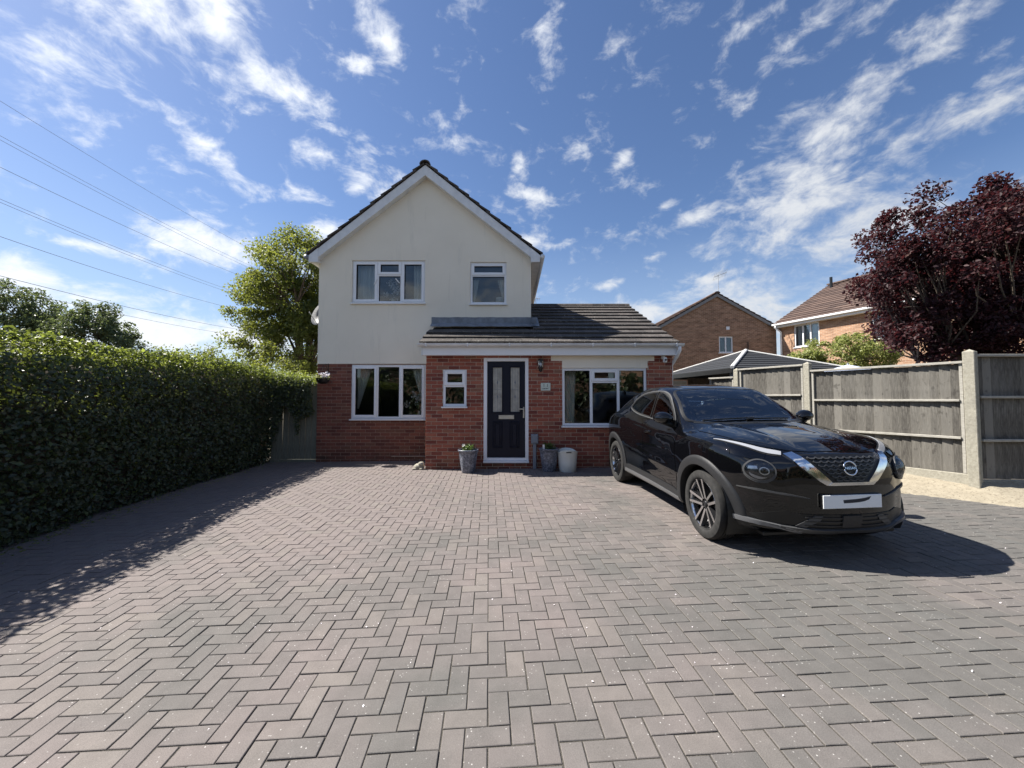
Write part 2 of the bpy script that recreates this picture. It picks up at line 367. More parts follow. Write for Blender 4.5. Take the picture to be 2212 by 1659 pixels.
# ------------------------------------------------------------------ mesh helpers
class MB:
    def __init__(s): s.v = []; s.f = []; s.t = []; s.m = []; s.mi = 0; s.tone = .5

    def add(s, verts, faces):
        o = len(s.v); s.v += [tuple(p) for p in verts]; s.t += [s.tone] * len(verts)
        s.f += [tuple(i + o for i in f) for f in faces]; s.m += [s.mi] * len(faces)

    def box(s, x0, x1, y0, y1, z0, z1, b=0.0, mat=None):
        if b <= 0:
            v = [(x, y, z) for z in (z0, z1) for y in (y0, y1) for x in (x0, x1)]
            f = [(0, 2, 3, 1), (4, 5, 7, 6), (0, 1, 5, 4), (2, 6, 7, 3), (0, 4, 6, 2), (1, 3, 7, 5)]
        else:
            v = []; idx = {}
            for i, (sx, sy, sz) in enumerate([(a, c, d) for d in (0, 1) for c in (0, 1) for a in (0, 1)]):
                X = (x0, x1)[sx]; Y = (y0, y1)[sy]; Z = (z0, z1)[sz]
                ix = X + (b if sx == 0 else -b); iy = Y + (b if sy == 0 else -b); iz = Z + (b if sz == 0 else -b)
                idx[i] = len(v); v += [(X, iy, iz), (ix, Y, iz), (ix, iy, Z)]
            def q(i, k): return idx[i] + k
            f = [(q(0, 2), q(2, 2), q(3, 2), q(1, 2)), (q(4, 2), q(5, 2), q(7, 2), q(6, 2)), (q(0, 1), q(1, 1), q(5, 1), q(4, 1)),
                 (q(2, 1), q(6, 1), q(7, 1), q(3, 1)), (q(0, 0), q(4, 0), q(6, 0), q(2, 0)), (q(1, 0), q(3, 0), q(7, 0), q(5, 0))]
            def e(a, c, k1, k2): f.append((q(a, k1), q(a, k2), q(c, k2), q(c, k1)))
            e(0, 1, 1, 2); e(2, 3, 2, 1); e(4, 5, 2, 1); e(6, 7, 1, 2)
            e(0, 2, 2, 0); e(1, 3, 0, 2); e(4, 6, 0, 2); e(5, 7, 2, 0)
            e(0, 4, 0, 1); e(1, 5, 1, 0); e(2, 6, 1, 0); e(3, 7, 0, 1)
            for i in range(8):
                sgn = bin(i).count('1') % 2
                f.append((q(i, 0), q(i, 2), q(i, 1)) if sgn else (q(i, 0), q(i, 1), q(i, 2)))
        if mat is not None: v = [tuple(mat @ Vector(p)) for p in v]
        s.add(v, f)

    def prism(s, poly, a0, a1, axis='y'):
        n = len(poly)
        if axis == 'y': v = [(p[0], a0, p[1]) for p in poly] + [(p[0], a1, p[1]) for p in poly]
        elif axis == 'x': v = [(a0, p[0], p[1]) for p in poly] + [(a1, p[0], p[1]) for p in poly]
        else: v = [(p[0], p[1], a0) for p in poly] + [(p[0], p[1], a1) for p in poly]
        f = [tuple(range(n)), tuple(range(2 * n - 1, n - 1, -1))] + [((i + 1) % n, i, n + i, n + (i + 1) % n) for i in range(n)]
        s.add(v, f)

    def tube(s, pts, rad, n=6, cap=True):
        pts = [Vector(p) for p in pts]; rad = rad if isinstance(rad, (list, tuple)) else [rad] * len(pts)
        vs_ = []; prev = None
        for i, p in enumerate(pts):
            d = (pts[min(i + 1, len(pts) - 1)] - pts[max(i - 1, 0)]).normalized()
            u = prev if prev is not None else (Vector((0, 0, 1)) if abs(d.z) < .9 else Vector((1, 0, 0)))
            u = (u - d * u.dot(d)).normalized(); prev = u; w = d.cross(u)
            for k in range(n):
                a = 2 * math.pi * k / n; vs_.append(p + (u * math.cos(a) + w * math.sin(a)) * rad[i])
        fs = [(i * n + k, i * n + (k + 1) % n, (i + 1) * n + (k + 1) % n, (i + 1) * n + k) for i in range(len(pts) - 1) for k in range(n)]
        if cap: fs += [tuple(range(n - 1, -1, -1)), tuple(range((len(pts) - 1) * n, len(pts) * n))]
        s.add(vs_, fs)

    def lathe(s, prof, n=24, c=(0, 0, 0), axis='z'):
        vs_ = []
        for (r, h) in prof:
            for k in range(n):
                a = 2 * math.pi * k / n; x, y = r * math.cos(a), r * math.sin(a)
                vs_.append((c[0] + x, c[1] + y, c[2] + h) if axis == 'z' else (c[0] + x, c[1] + h, c[2] + y))
        fs = []
        for i in range(len(prof) - 1):
            for k in range(n):
                q = (i * n + k, i * n + (k + 1) % n, (i + 1) * n + (k + 1) % n, (i + 1) * n + k)
                fs.append(q if axis == 'z' else q[::-1])
        s.add(vs_, fs)

    def mesh(s, name, mats, smooth=False, angle=None):
        me = bpy.data.meshes.new(name); me.from_pydata(s.v, [], s.f); me.update()
        for m in (mats if isinstance(mats, (list, tuple)) else [mats]): me.materials.append(M[m] if isinstance(m, str) else m)
        if any(s.m): me.polygons.foreach_set('material_index', s.m)
        at = me.attributes.new('tone', 'FLOAT', 'POINT'); at.data.foreach_set('value', s.t)
        if smooth: me.shade_smooth()
        if angle: me.set_sharp_from_angle(angle=R(angle))
        return me

    def build(s, name, mats, parent=None, smooth=False, angle=None, loc=None):
        return link(name, s.mesh(name, mats, smooth, angle), parent, loc)


def link(name, me, parent=None, loc=None):
    o = bpy.data.objects.new(name, me); COL.objects.link(o)
    if parent is not None: o.parent = parent
    if loc is not None: o.location = loc
    return o


def tag(o, label=None, cat=None, group=None, kind=None):
    if label: o['label'] = label
    if cat: o['category'] = cat
    if group: o['group'] = group
    if kind: o['kind'] = kind
    return o


def empty(name, loc=(0, 0, 0), rz=0, label=None, cat=None, group=None, kind=None):
    o = bpy.data.objects.new(name, None); COL.objects.link(o); o.location = loc; o.rotation_euler = (0, 0, rz); o.empty_display_size = .2
    return tag(o, label, cat, group, kind)


def gz(x, y): return .012 * x + .010 * y          # the drive rises gently to the right and towards the house


def leaf_mesh(name, C, N, size, tone, mat, asp=.62, fold=.18):
    """one mesh of folded four-sided leaves at the points C, facing N"""
    n = len(C); N = N / (np.linalg.norm(N, axis=1, keepdims=True) + 1e-9)
    a = RNG.normal(size=(n, 3)); u = np.cross(N, a); u /= (np.linalg.norm(u, axis=1, keepdims=True) + 1e-9); w = np.cross(N, u)
    size = np.broadcast_to(size, (n,))[:, None]
    p0 = C - u * size * .5; p2 = C + u * size * .5; p1 = C + w * size * asp * .5 + N * size * fold; p3 = C - w * size * asp * .5 + N * size * fold
    V = np.stack([p0, p1, p2, p3], 1).reshape(-1, 3)
    base = (np.arange(n) * 4)[:, None]; F = np.concatenate([base + np.array([0, 1, 2]), base + np.array([0, 2, 3])], 1).reshape(-1, 3)
    me = bpy.data.meshes.new(name); me.vertices.add(len(V)); me.vertices.foreach_set('co', V.astype(np.float32).ravel())
    me.loops.add(F.size); me.loops.foreach_set('vertex_index', F.astype(np.int32).ravel())
    me.polygons.add(len(F)); me.polygons.foreach_set('loop_start', np.arange(0, F.size, 3, dtype=np.int32))
    me.materials.append(M[mat]); me.update()
    at = me.attributes.new('tone', 'FLOAT', 'POINT'); at.data.foreach_set('value', np.repeat(np.clip(tone, 0, 1), 4).astype(np.float32))
    return me


# ------------------------------------------------------------------ ground and drive
g = MB(); g.add([(-500, -500, -.30), (500, -500, -.30), (500, 700, -.30), (-500, 700, -.30)], [(0, 1, 2, 3)])
g.build('ground', 'earth')['kind'] = 'structure'
rd = MB(); rd.box(-60, 60, -11.5, -5.5, -.29, -.2); rd.build('road', 'asphalt')['kind'] = 'structure'

YAW = R(3.4)
dm = MB(); dm.add([(-9, -5.2, -.005), (9.5, -5.2, -.005), (9.5, 11, -.005), (-9, 11, -.005)], [(0, 1, 2, 3)])
drive = dm.build('driveway', 'joint_sand'); drive['kind'] = 'structure'
drive.rotation_euler = (math.atan(.010), -math.atan(.012), YAW)
DM = drive.rotation_euler.to_matrix()
U = .1
cy_, sy_ = math.cos(YAW), math.sin(YAW)
pav = []
for i in range(-90, 95):
    for j in range(-25, 100):
        m = (i + j) % 4
        if m == 0: cx, cy, L, H = (i + 1) * U, (j + .5) * U, 2 * U, U
        elif m == 2: cx, cy, L, H = (i + .5) * U, (j + 1) * U, U, 2 * U
        else: continue
        X = cx * cy_ - cy * sy_; Y = cx * sy_ + cy * cy_
        if not (-5.9 < X < 7.6 and -1.6 < Y < 9.05): continue
        if Y > 7.95 and -1.7 < X < 3.3: continue
        if Y > 2 and X > 6.72 - (Y - 4.4) * .92 + .1: continue
        pav.append((X, Y, cx, cy, L, H))


def paver_box(mb, cx, cy, L, H, dz=0.0, ax=0.0, ay=0.0):
    gpx = .0033; b = .0026; x0, x1, y0, y1 = cx - L / 2 + gpx, cx + L / 2 - gpx, cy - H / 2 + gpx, cy + H / 2 - gpx
    j = lambda: random.uniform(-.0012, .0012)
    lo = [(x0 + j(), y0 + j()), (x1 + j(), y0 + j()), (x1 + j(), y1 + j()), (x0 + j(), y1 + j())]
    sg = [(1, 1), (-1, 1), (-1, -1), (1, -1)]
    def zt(x, y): return dz + ax * (x - cx) + ay * (y - cy)
    v = [(p[0], p[1], -.012) for p in lo] + [(p[0], p[1], zt(*p) - b * .8) for p in lo] + [(p[0] + s[0] * b, p[1] + s[1] * b, zt(*p)) for p, s in zip(lo, sg)]
    f = [(8, 9, 10, 11)] + [(4 + k, 4 + (k + 1) % 4, 8 + (k + 1) % 4, 8 + k) for k in range(4)] + [(k, (k + 1) % 4, 4 + (k + 1) % 4, 4 + k) for k in range(4)]
    mb.add(v, f)


inview = [(p[1], p) for p in pav if p[1] > 1.45 and abs(p[0] / max(p[1], .1)) < 1.36]
inview.sort(key=lambda q: q[0] * 1.0)
near = set(id(q[1]) for q in inview[:300])
PV = {}
for H in (0, 1):
    for k in range(40):
        mb = MB(); mb.tone = random.random()
        paver_box(mb, 0, 0, 2 * U if H == 0 else U, U if H == 0 else 2 * U, 0, random.gauss(0, .006), random.gauss(0, .006))
        PV[(H, k)] = mb.mesh('paver', 'paver')
rest = MB()
for p in pav:
    dz = random.gauss(0, .0011)
    if id(p) in near:
        o = link('paver', PV[(0 if p[4] > p[5] else 1, random.randrange(40))], drive, (p[2], p[3], dz))
    else:
        rest.tone = random.random(); paver_box(rest, p[2], p[3], p[4], p[5], dz, random.gauss(0, .006), random.gauss(0, .006))
rest.build('paver_field', 'paver', drive)['kind'] = 'stuff'
# fallen specks and moss tufts in the joints
n = 420; xs = RNG.uniform(-4.5, 6, n); ys = RNG.uniform(1.7, 8, n)
C_ = np.stack([xs, ys, .012 * xs + .010 * ys + .004], 1)
tag(link('fallen_petals', leaf_mesh('fallen_petals', C_, RNG.normal(size=(n, 3)) * .3 + np.array([0, 0, 1.]), RNG.uniform(.006, .016, n), RNG.random(n), 'petal')), kind='stuff')

# mortar verge along the fence foot
vm = MB()
ptsE = [(7.9, 3.4), (6.9, 4.28), (6.32, 4.9), (5.62, 5.66), (4.75, 6.6), (3.9, 8.2), (3.6, 9.2)]
ptsF = [(8.9, 5.44), (7.3, 5.44), (6.50, 5.44), (6.08, 6.1), (5.6, 7.15), (4.95, 8.5), (4.55, 9.3)]
rows = 9; per = []
E2 = []; F2 = []
for a, b in zip(range(len(ptsE) - 1), range(1, len(ptsE))):
    for k in range(10):
        q = k / 10; E2.append(Vector(ptsE[a]).lerp(Vector(ptsE[b]), q)); F2.append(Vector(ptsF[a]).lerp(Vector(ptsF[b]), q))
V_ = []
for e, f_ in zip(E2, F2):
    jit = random.uniform(-.035, .035)
    for k in range(rows + 1):
        q = k / rows; p = e.lerp(f_, q)
        if k == 0: p = p + (e - f_).normalized() * jit
        h = gz(*p) + .012 + (q ** 1.4) * .19 + (random.uniform(-.006, .006) if 0 < k < rows else 0)
        if k == 0: h = gz(*p) - .01
        V_.append((p.x, p.y, h))
vm.add(V_, [(i * (rows + 1) + k, (i + 1) * (rows + 1) + k, (i + 1) * (rows + 1) + k + 1, i * (rows + 1) + k + 1) for i in range(len(E2) - 1) for k in range(rows)])
vm.build('verge', 'verge_mortar', smooth=True)['kind'] = 'structure'


# ------------------------------------------------------------------ walls, bricks and windows of the house
def wall_panel(mb, x0, x1, z0, z1, holes, y0, y1):
    xs = sorted({x0, x1, *[h[0] for h in holes], *[h[1] for h in holes]}); zs = sorted({z0, z1, *[h[2] for h in holes], *[h[3] for h in holes]})
    def inh(x, z): return any(h[0] < x < h[1] and h[2] < z < h[3] for h in holes)
    for a, b in zip(xs, xs[1:]):
        for c, d in zip(zs, zs[1:]):
            if inh((a + b) / 2, (c + d) / 2): continue
            mb.add([(a, y0, c), (b, y0, c), (b, y0, d), (a, y0, d)], [(0, 1, 2, 3)])
            mb.add([(a, y1, c), (b, y1, c), (b, y1, d), (a, y1, d)], [(3, 2, 1, 0)])
    for h in holes:
        a, b, c, d = h
        mb.add([(a, y0, c), (b, y0, c), (b, y1, c), (a, y1, c), (a, y0, d), (b, y0, d), (b, y1, d), (a, y1, d)], [(0, 1, 2, 3), (4, 7, 6, 5), (0, 3, 7, 4), (1, 5, 6, 2)])


def rect_sub(rs, h):
    out = []
    for (a, b, c, d) in rs:
        if h[1] <= a or h[0] >= b or h[3] <= c or h[2] >= d: out.append((a, b, c, d)); continue
        if h[0] > a: out.append((a, h[0], c, d))
        if h[1] < b: out.append((h[1], b, c, d))
        m0, m1 = max(a, h[0]), min(b, h[1])
        if h[2] > c: out.append((m0, m1, c, h[2]))
        if h[3] < d: out.append((m0, m1, h[3], d))
    return out


def brick_rects(x0, x1, z0, z1, holes, seed):
    rr = random.Random(seed); out = []
    row = 0; z = z0
    while z < z1 - .01:
        x = x0 - (.1125 if row % 2 else 0)
        while x < x1:
            a, b, c, d = max(x0, x), min(x1, x + .215), z, min(z1, z + .065)
            rs = [(a, b, c, d)] if b - a > .02 else []
            for h in holes: rs = rect_sub(rs, h)
            for r in rs:
                if r[1] - r[0] > .018 and r[3] - r[2] > .014: out.append(r)
            x += .225
        z += .075; row += 1
    return out


HOUSE = empty('house', (-.6, 8.98, .05), 0, 'detached cream-rendered house with tiled gable and a red brick front extension', 'house')
HL = Vector(HOUSE.location)
HI = Matrix.Translation(-HL)


def hpart(mb, name, mats, parent=None, **k):
    """part of the house, built in world coordinates"""
    me = mb.mesh(name, mats, **k)
    o = link(name, me, parent or HOUSE)
    if parent is None: o.matrix_parent_inverse = HI
    return o


YM, YP = 8.98, 7.90
win = dict(upL=(-3.715, -2.016, 3.70, 4.70), upR=(-.969, -.129, 3.675, 4.66), loL=(-3.687, -1.982, 1.02, 2.263))
# first-floor rendered wall with its gable
w = MB(); wall_panel(w, -4.48, .44, 2.30, 4.71, [win['upL'], win['upR']], YM, YM + .25)
zu = lambda x: 6.87 - .80 * abs(x + 2.0)
w.add([(-4.48, YM, 4.71), (.44, YM, 4.71), (.44, YM, zu(.44)), (-2.0, YM, 6.87), (-4.48, YM, zu(-4.48))], [(0, 1, 2, 3, 4)])
w.box(-4.48, .44, YM - .012, YM + .02, 2.285, 2.30)
w.add([(-4.48, YM, 2.3), (-4.48, 17, 2.3), (-4.48, 17, 4.8), (-4.48, YM, 4.8)], [(0, 3, 2, 1)])
w.add([(.44, YM, 0), (.44, 17, 0), (.44, 17, 4.8), (.44, YM, 4.8)], [(0, 1, 2, 3)])
w.add([(-4.48, 17, -.3), (.44, 17, -.3), (.44, 17, 4.8), (-2.0, 17, 6.8), (-4.48, 17, 4.8)], [(4, 3, 2, 1, 0)])
upper_wall = hpart(w, 'rendered_wall', 'render')
# interior: floors and back walls so that the rooms are real
w = MB()
for (a, b, c, d, y0, y1) in ((-4.4, -1.6, 2.5, 4.9, YM + .26, YM + 3.8), (-1.5, .36, 2.5, 4.9, YM + .26, YM + 3), (-4.4, .36, .1, 2.42, YM + .26, YM + 4.2), (-1.6, .6, .1, 2.42, YP + .26, YM - .02), (.62, 3.14, .1, 2.42, YP + .26, YP + 4)):
    w.add([(a, y1, c), (b, y1, c), (b, y1, d), (a, y1, d)], [(0, 1, 2, 3)])
    w.add([(a, y0, c), (a, y1, c), (a, y1, d), (a, y0, d)], [(0, 1, 2, 3)]); w.add([(b, y0, c), (b, y1, c), (b, y1, d), (b, y0, d)], [(3, 2, 1, 0)])
    w.add([(a, y0, d), (b, y0, d), (b, y1, d), (a, y1, d)], [(0, 1, 2, 3)])
    w.mi = 1; w.add([(a, y0, c), (b, y0, c), (b, y1, c), (a, y1, c)], [(0, 1, 2, 3)]); w.mi = 0
hpart(w, 'room_lining', ['interior', 'interior_floor'])

# ground-floor main wall
w = MB(); hl = [win['loL']]
wall_panel(w, -4.47, -1.74, -.3, 2.285, [(-3.687, -1.982, 1.02, 2.263)], YM + .002, YM + .25)
w.add([(-4.47, YM + .008, -.3), (-4.47, 17, -.3), (-4.47, 17, 2.3), (-4.47, YM + .008, 2.3)], [(0, 3, 2, 1)])
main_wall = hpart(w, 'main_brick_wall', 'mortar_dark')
# extension front wall
SW = (-1.396, -.915, 1.325, 2.074); DR = (-.572, .334, .213, 2.309); BW = (1.012, 2.721, .935, 2.102)
PA = (.788, 2.877, 2.245, 2.40); PB = (1.012, 2.74, 2.102, 2.245)
w = MB(); wall_panel(w, -1.735, 3.24, -.3, 2.40, [SW, DR, BW], YP + .002, YP + .25)
w.add([(-1.735, YP + .008, -.3), (-1.735, YM, -.3), (-1.735, YM, 2.4), (-1.735, YP + .008, 2.4)], [(0, 3, 2, 1)])
w.add([(3.24, YP + .008, -.3), (3.24, 14, -.3), (3.24, 14, 2.4), (3.24, YP + .008, 2.4)], [(0, 1, 2, 3)])
ext_wall = hpart(w, 'extension_brick_wall', 'mortar')
w = MB(); w.box(PA[0], PA[1], YP - .012, YP + .1, PA[2], PA[3]); w.box(PB[0], PB[1], YP - .012, YP + .1, PB[2] + .001, PB[3])
hpart(w, 'rendered_panel', 'render')

BM = {}
for mat in ('brick_red', 'brick_dark'):
    for k in range(24):
        mb = MB(); mb.tone = (k + .5) / 24; mb.box(-.1075, .1075, -.006, .02, -.0325, .0325, .003); BM[(mat, k)] = mb.mesh('brick', mat)
rects = [(r, YP, ext_wall, 'brick_red') for r in brick_rects(-1.735, 3.24, -.025, 2.40, [SW, DR, BW, (PA[0], PA[1], PA[2], 3), (PB[0], PB[1], PB[2], 3)], 1)]
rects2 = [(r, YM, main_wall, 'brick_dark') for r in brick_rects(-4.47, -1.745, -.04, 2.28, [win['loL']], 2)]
full = [q for q in rects if abs(q[0][1] - q[0][0] - .215) < 1e-4 and abs(q[0][3] - q[0][2] - .065) < 1e-4 and q[0][2] > .05]
# single bricks: the extension's whole bricks that the car leaves in view
full.sort(key=lambda q: (q[0][0] > 2.0 and q[0][2] < 1.0, random.random()))
single = set(id(q) for q in full[:300])
for grp, wall in ((rects, ext_wall), (rects2, main_wall)):
    mb = MB()
    for q in grp:
        (a, b, c, d), y, wl_, mat = q
        if id(q) in single:
            link('brick', BM[(mat, random.randrange(24))], wl_, ((a + b) / 2, y + random.uniform(-.0015, .0015), (c + d) / 2))
        else:
            mb.tone = random.random(); j = random.uniform(-.0015, .0015); mb.box(a, b, y - .006 + j, y + .02, c, d, .003)
    o = mb.build('brickwork', grp[0][3], wall); o['kind'] = 'stuff'


def bars(mb, x0, x1, z0, z1, wd, y0, y1, b=.004):
    mb.box(x0, x0 + wd, y0, y1, z0, z1, b); mb.box(x1 - wd, x1, y0, y1, z0, z1, b)
    mb.box(x0 + wd, x1 - wd, y0 + .0012, y1, z0, z0 + wd, b); mb.box(x0 + wd, x1 - wd, y0 + .0012, y1, z1 - wd, z1, b)


def window(rect, y, cols, rows_mid=None, sashes=(), sill=True, name='window', parent=None):
    """cols: fractions of the mullion centres; rows_mid: (column, fraction from the bottom) of a transom; sashes: (col,row) that open"""
    x0, x1, z0, z1 = rect; W_ = x1 - x0; H_ = z1 - z0; fr = .052; mu = .028
    mb = MB(); bars(mb, x0, x1, z0, z1, fr, y, y + .07)
    edges = [x0 + fr - mu] + [x0 + c * W_ for c in cols] + [x1 - fr + mu]
    lights = []
    for i, c in enumerate(cols): mb.box(x0 + c * W_ - mu, x0 + c * W_ + mu, y + .0015, y + .07, z0 + fr, z1 - fr, .004)
    for i in range(len(cols) + 1):
        a, b = edges[i] + mu, edges[i + 1] - mu
        if rows_mid and rows_mid[0] == i:
            zm = z0 + rows_mid[1] * H_; mb.box(a, b, y + .0025, y + .07, zm - mu, zm + mu, .004)
            lights += [(i, 0, a, b, z0 + fr, zm - mu), (i, 1, a, b, zm + mu, z1 - fr)]
        else: lights.append((i, 0, a, b, z0 + fr, z1 - fr))
    wo_ = hpart(mb, name, 'upvc', parent)
    for (i, r, a, b, c, d) in lights:
        pf = 0
        if (i, r) in sashes:
            s_ = MB(); bars(s_, a - .022, b + .022, c - .022, d + .022, .062, y - .016, y + .03, .006); s_.build('sash', 'upvc', wo_); pf = .034
        gs = MB(); bars(gs, a + pf, b - pf, c + pf, d - pf, .0085, y + .012 - (.02 if pf else 0), y + .05, .001); gs.build('gasket', 'rubber', wo_)
        p_ = MB(); p_.box(a + pf + .004, b - pf - .004, y + .030, y + .036, c + pf + .004, d - pf - .004); p_.build('pane', 'glass', wo_)
    if sill:
        s_ = MB(); s_.box(x0 - .02, x1 + .02, y - .085, y + .02, z0 - .032, z0 - .001, .005); s_.build('sill', 'upvc', wo_)
    return wo_


window(win['upL'], YM + .035, (.345, .672), (1, .665), ((0, 0), (1, 1), (2, 0)))
window(win['upR'], YM + .035, (), (0, .69), ((0, 1),))
window(win['loL'], YM + .01, (.345, .655), None, ((0, 0), (2, 0)))
window(SW, YP + .012, (), (0, .56), ((0, 1),))
window(BW, YP + .012, (.345, .665), (1, .765), ((1, 1),))
for (x, z, r) in ((-2.66, 4.22, -40), (-3.17, 4.2, 30)):
    mb = MB(); mb.box(-.012, .012, -.03, 0, -.07, .07, .004, Matrix.Translation((x, YM + .03, z)) @ Matrix.Rotation(R(r), 4, 'Y')); hpart(mb, 'window_handle', 'white_plastic')

# front door
dx0, dx1, dz0, dz1 = -.497, .262, .30, 2.234
mb = MB(); mb.box(DR[0], dx0 - .004, YP - .012, YP + .09, DR[2] + .03, DR[3], .006); mb.box(dx1 + .004, DR[1], YP - .012, YP + .09, DR[2] + .03, DR[3], .006)
mb.box(dx0 - .004, dx1 + .004, YP - .011, YP + .09, dz1 + .004, DR[3], .006); mb.box(dx0 - .004, dx1 + .004, YP - .011, YP + .09, DR[2] + .03, dz0 - .004, .006)
mb.box(DR[0] - .005, DR[1] + .005, YP - .06, YP + .09, DR[2] - .015, DR[2] + .029, .006)
dfr = hpart(mb, 'door_frame', 'upvc')
LW, LH = dx1 - dx0, dz1 - dz0
def dxf(f): return dx0 + f * LW
def dzf(f): return dz1 - f * LH
gl = [(.149, .387, .062, .526), (.621, .856, .062, .526)]
holes = [(dxf(a), dxf(b), dzf(d), dzf(c)) for a, b, c, d in gl]
mb = MB(); wall_panel(mb, dx0, dx1, dz0, dz1, holes, YP + .02, YP + .07)
door = hpart(mb, 'front_door', 'door_blue')
for (a, b, c, d) in holes:
    q = MB(); bars(q, a - .025, b + .025, c - .025, d + .025, .024, YP + .008, YP + .03, .007); q.build('glazing_bead', 'door_blue', door)
    q = MB(); q.box(a, b, YP + .035, YP + .041, c, d); q.build('glass_panel', 'door_glass', door)
    q = MB(); xm = (a + b) / 2
    for zc in (c + (d - c) * .66, c + (d - c) * .34):
        q.prism([(xm - .018, zc), (xm, zc - .05), (xm + .018, zc), (xm, zc + .05)], YP + .030, YP + .034)
    for k in range(-1, 2): q.box(xm + k * .05 - .0025, xm + k * .05 + .0025, YP + .030, YP + .0345, c + .01, d - .01)
    q.box(a + .01, b - .01, YP + .0295, YP + .034, (c + d) / 2 - .003, (c + d) / 2 + .003)
    q.build('leading', 'lead', door)
for (a, b) in ((.14, .40), (.59, .85)):
    q = MB(); bars(q, dxf(a), dxf(b), dzf(.90), dzf(.625), .03, YP + .006, YP + .022, .010); q.box(dxf(a) + .05, dxf(b) - .05, YP + .010, YP + .022, dzf(.90) + .05, dzf(.625) - .05, .010)
    q.build('door_panel', 'door_blue', door)
q = MB(); bars(q, dxf(.30), dxf(.71), dzf(.602), dzf(.560), .016, YP + .004, YP + .022, .003); q.box(dxf(.30) + .016, dxf(.71) - .016, YP + .010, YP + .022, dzf(.602) + .016, dzf(.560) - .016); q.build('letterbox', 'steel', door)
q = MB(); q.box(dxf(.945), dxf(.985), YP + .002, YP + .022, dzf(.59), dzf(.475), .004); q.box(dxf(.83), dxf(.975), YP - .045, YP - .027, dzf(.503), dzf(.49), .005); q.tube([(dxf(.965), YP + .01, dzf(.4965)), (dxf(.965), YP - .036, dzf(.4965))], .009, 8); q.build('handle', 'steel', door)

# main roof
for sgn in (-1, 1):
    Ls = 2.66 * math.hypot(1, .80); ang = math.atan(.80); ncr = 11; gg = Ls / ncr
    roof_o = MB(); A = Vector((-2.0, 0, 6.87)); d = Vector((sgn * math.cos(ang), 0, -math.sin(ang))); nn = Vector((sgn * math.sin(ang), 0, math.cos(ang)))
    q0 = A; q1 = A + d * Ls
    roof_o.add([(p.x, y, p.z) for y in (YM - .12, 17.2) for p in (q0, q1)], [(0, 1, 3, 2)])
    rf = hpart(roof_o, 'main_roof', 'tile_dark')
    for k in range(ncr):
        mb = MB(); s0 = max(0.0, k * gg - .07); s1 = (k + 1) * gg
        y = YM - .20; first = True
        while y < 17.2:
            y1 = min(17.2, y + (.31 if y < 10.5 else 6.0)); mb.tone = random.random(); j = random.uniform(-.004, .004)
            p = [A + d * s0 + nn * (.012 + j), A + d * s1 + nn * (.045 + j), A + d * s1 + nn * (.078 + j), A + d * s0 + nn * (.040 + j)]
            mb.prism([(v.x, v.z) for v in (p if sgn > 0 else p[::-1])], y + .002, y1 - .002); y = y1
        mb.build('tile_course', 'tile_dark', rf)
rt = MB()
y = YM - .22
while y < 17:
    rt.tone = random.random(); pr = [(-2.0 + .125 * math.cos(a), 6.87 + .125 * math.sin(a) * .8 - .005) for a in [math.pi * i / 8 for i in range(9)]]
    pr2 = [(-2.0 + .105 * math.cos(a), 6.86 + .105 * math.sin(a) * .8 - .005) for a in [math.pi * i / 8 for i in range(8, -1, -1)]]
    rt.prism((pr + pr2)[::-1], y, y + .44); y += .45
hpart(rt, 'ridge_tiles', 'tile_dark')
for sgn in (-1, 1):
    xo = -2.0 + sgn * 2.50
    mb = MB(); pr = [(-2.0, 6.87), (xo, zu(xo)), (xo, zu(xo) - .21), (-2.0, 6.87 - .24)]
    mb.prism(pr if sgn < 0 else pr[::-1], YM - .165, YM - .14); hpart(mb, 'bargeboard', 'upvc_dirty')
    mb = MB(); xi = -2.0 + sgn * 2.43; xe = -2.0 + sgn * 2.64
    pr = [(xi, zu(xi)), (xe, zu(xe) - .005), (xe, 4.60), (xi, 4.60)]; mb.prism(pr if sgn < 0 else pr[::-1], YM - .18, YM - .1)
    hpart(mb, 'box_end', 'upvc_dirty')
    mb = MB(); a, b = sorted((xi, xe)); mb.box(a + .002, b - .002, YM - .1, 17.1, 4.625, 4.645); mb.box(xe - .012 * sgn - .01, xe - .012 * sgn + .01, YM - .1, 17.1, 4.62, 4.72); hpart(mb, 'soffit', 'upvc_dirty')
    # soffit under the verge
    mb = MB(); pr = [(-2.0, 6.87 - .225), (xo, zu(xo) - .195), (xo, zu(xo) - .205), (-2.0, 6.87 - .235)]; mb.prism(pr if sgn < 0 else pr[::-1], YM - .14, YM - .001); hpart(mb, 'verge_soffit', 'upvc_dirty')
    mb = MB(); xg = xe + sgn * .055; mb.tube([(xg, YM - .2, 4.72), (xg, 17, 4.72)], .055, 8); hpart(mb, 'gutter', 'upvc_dirty' if sgn > 0 else 'grey_plastic', smooth=True)

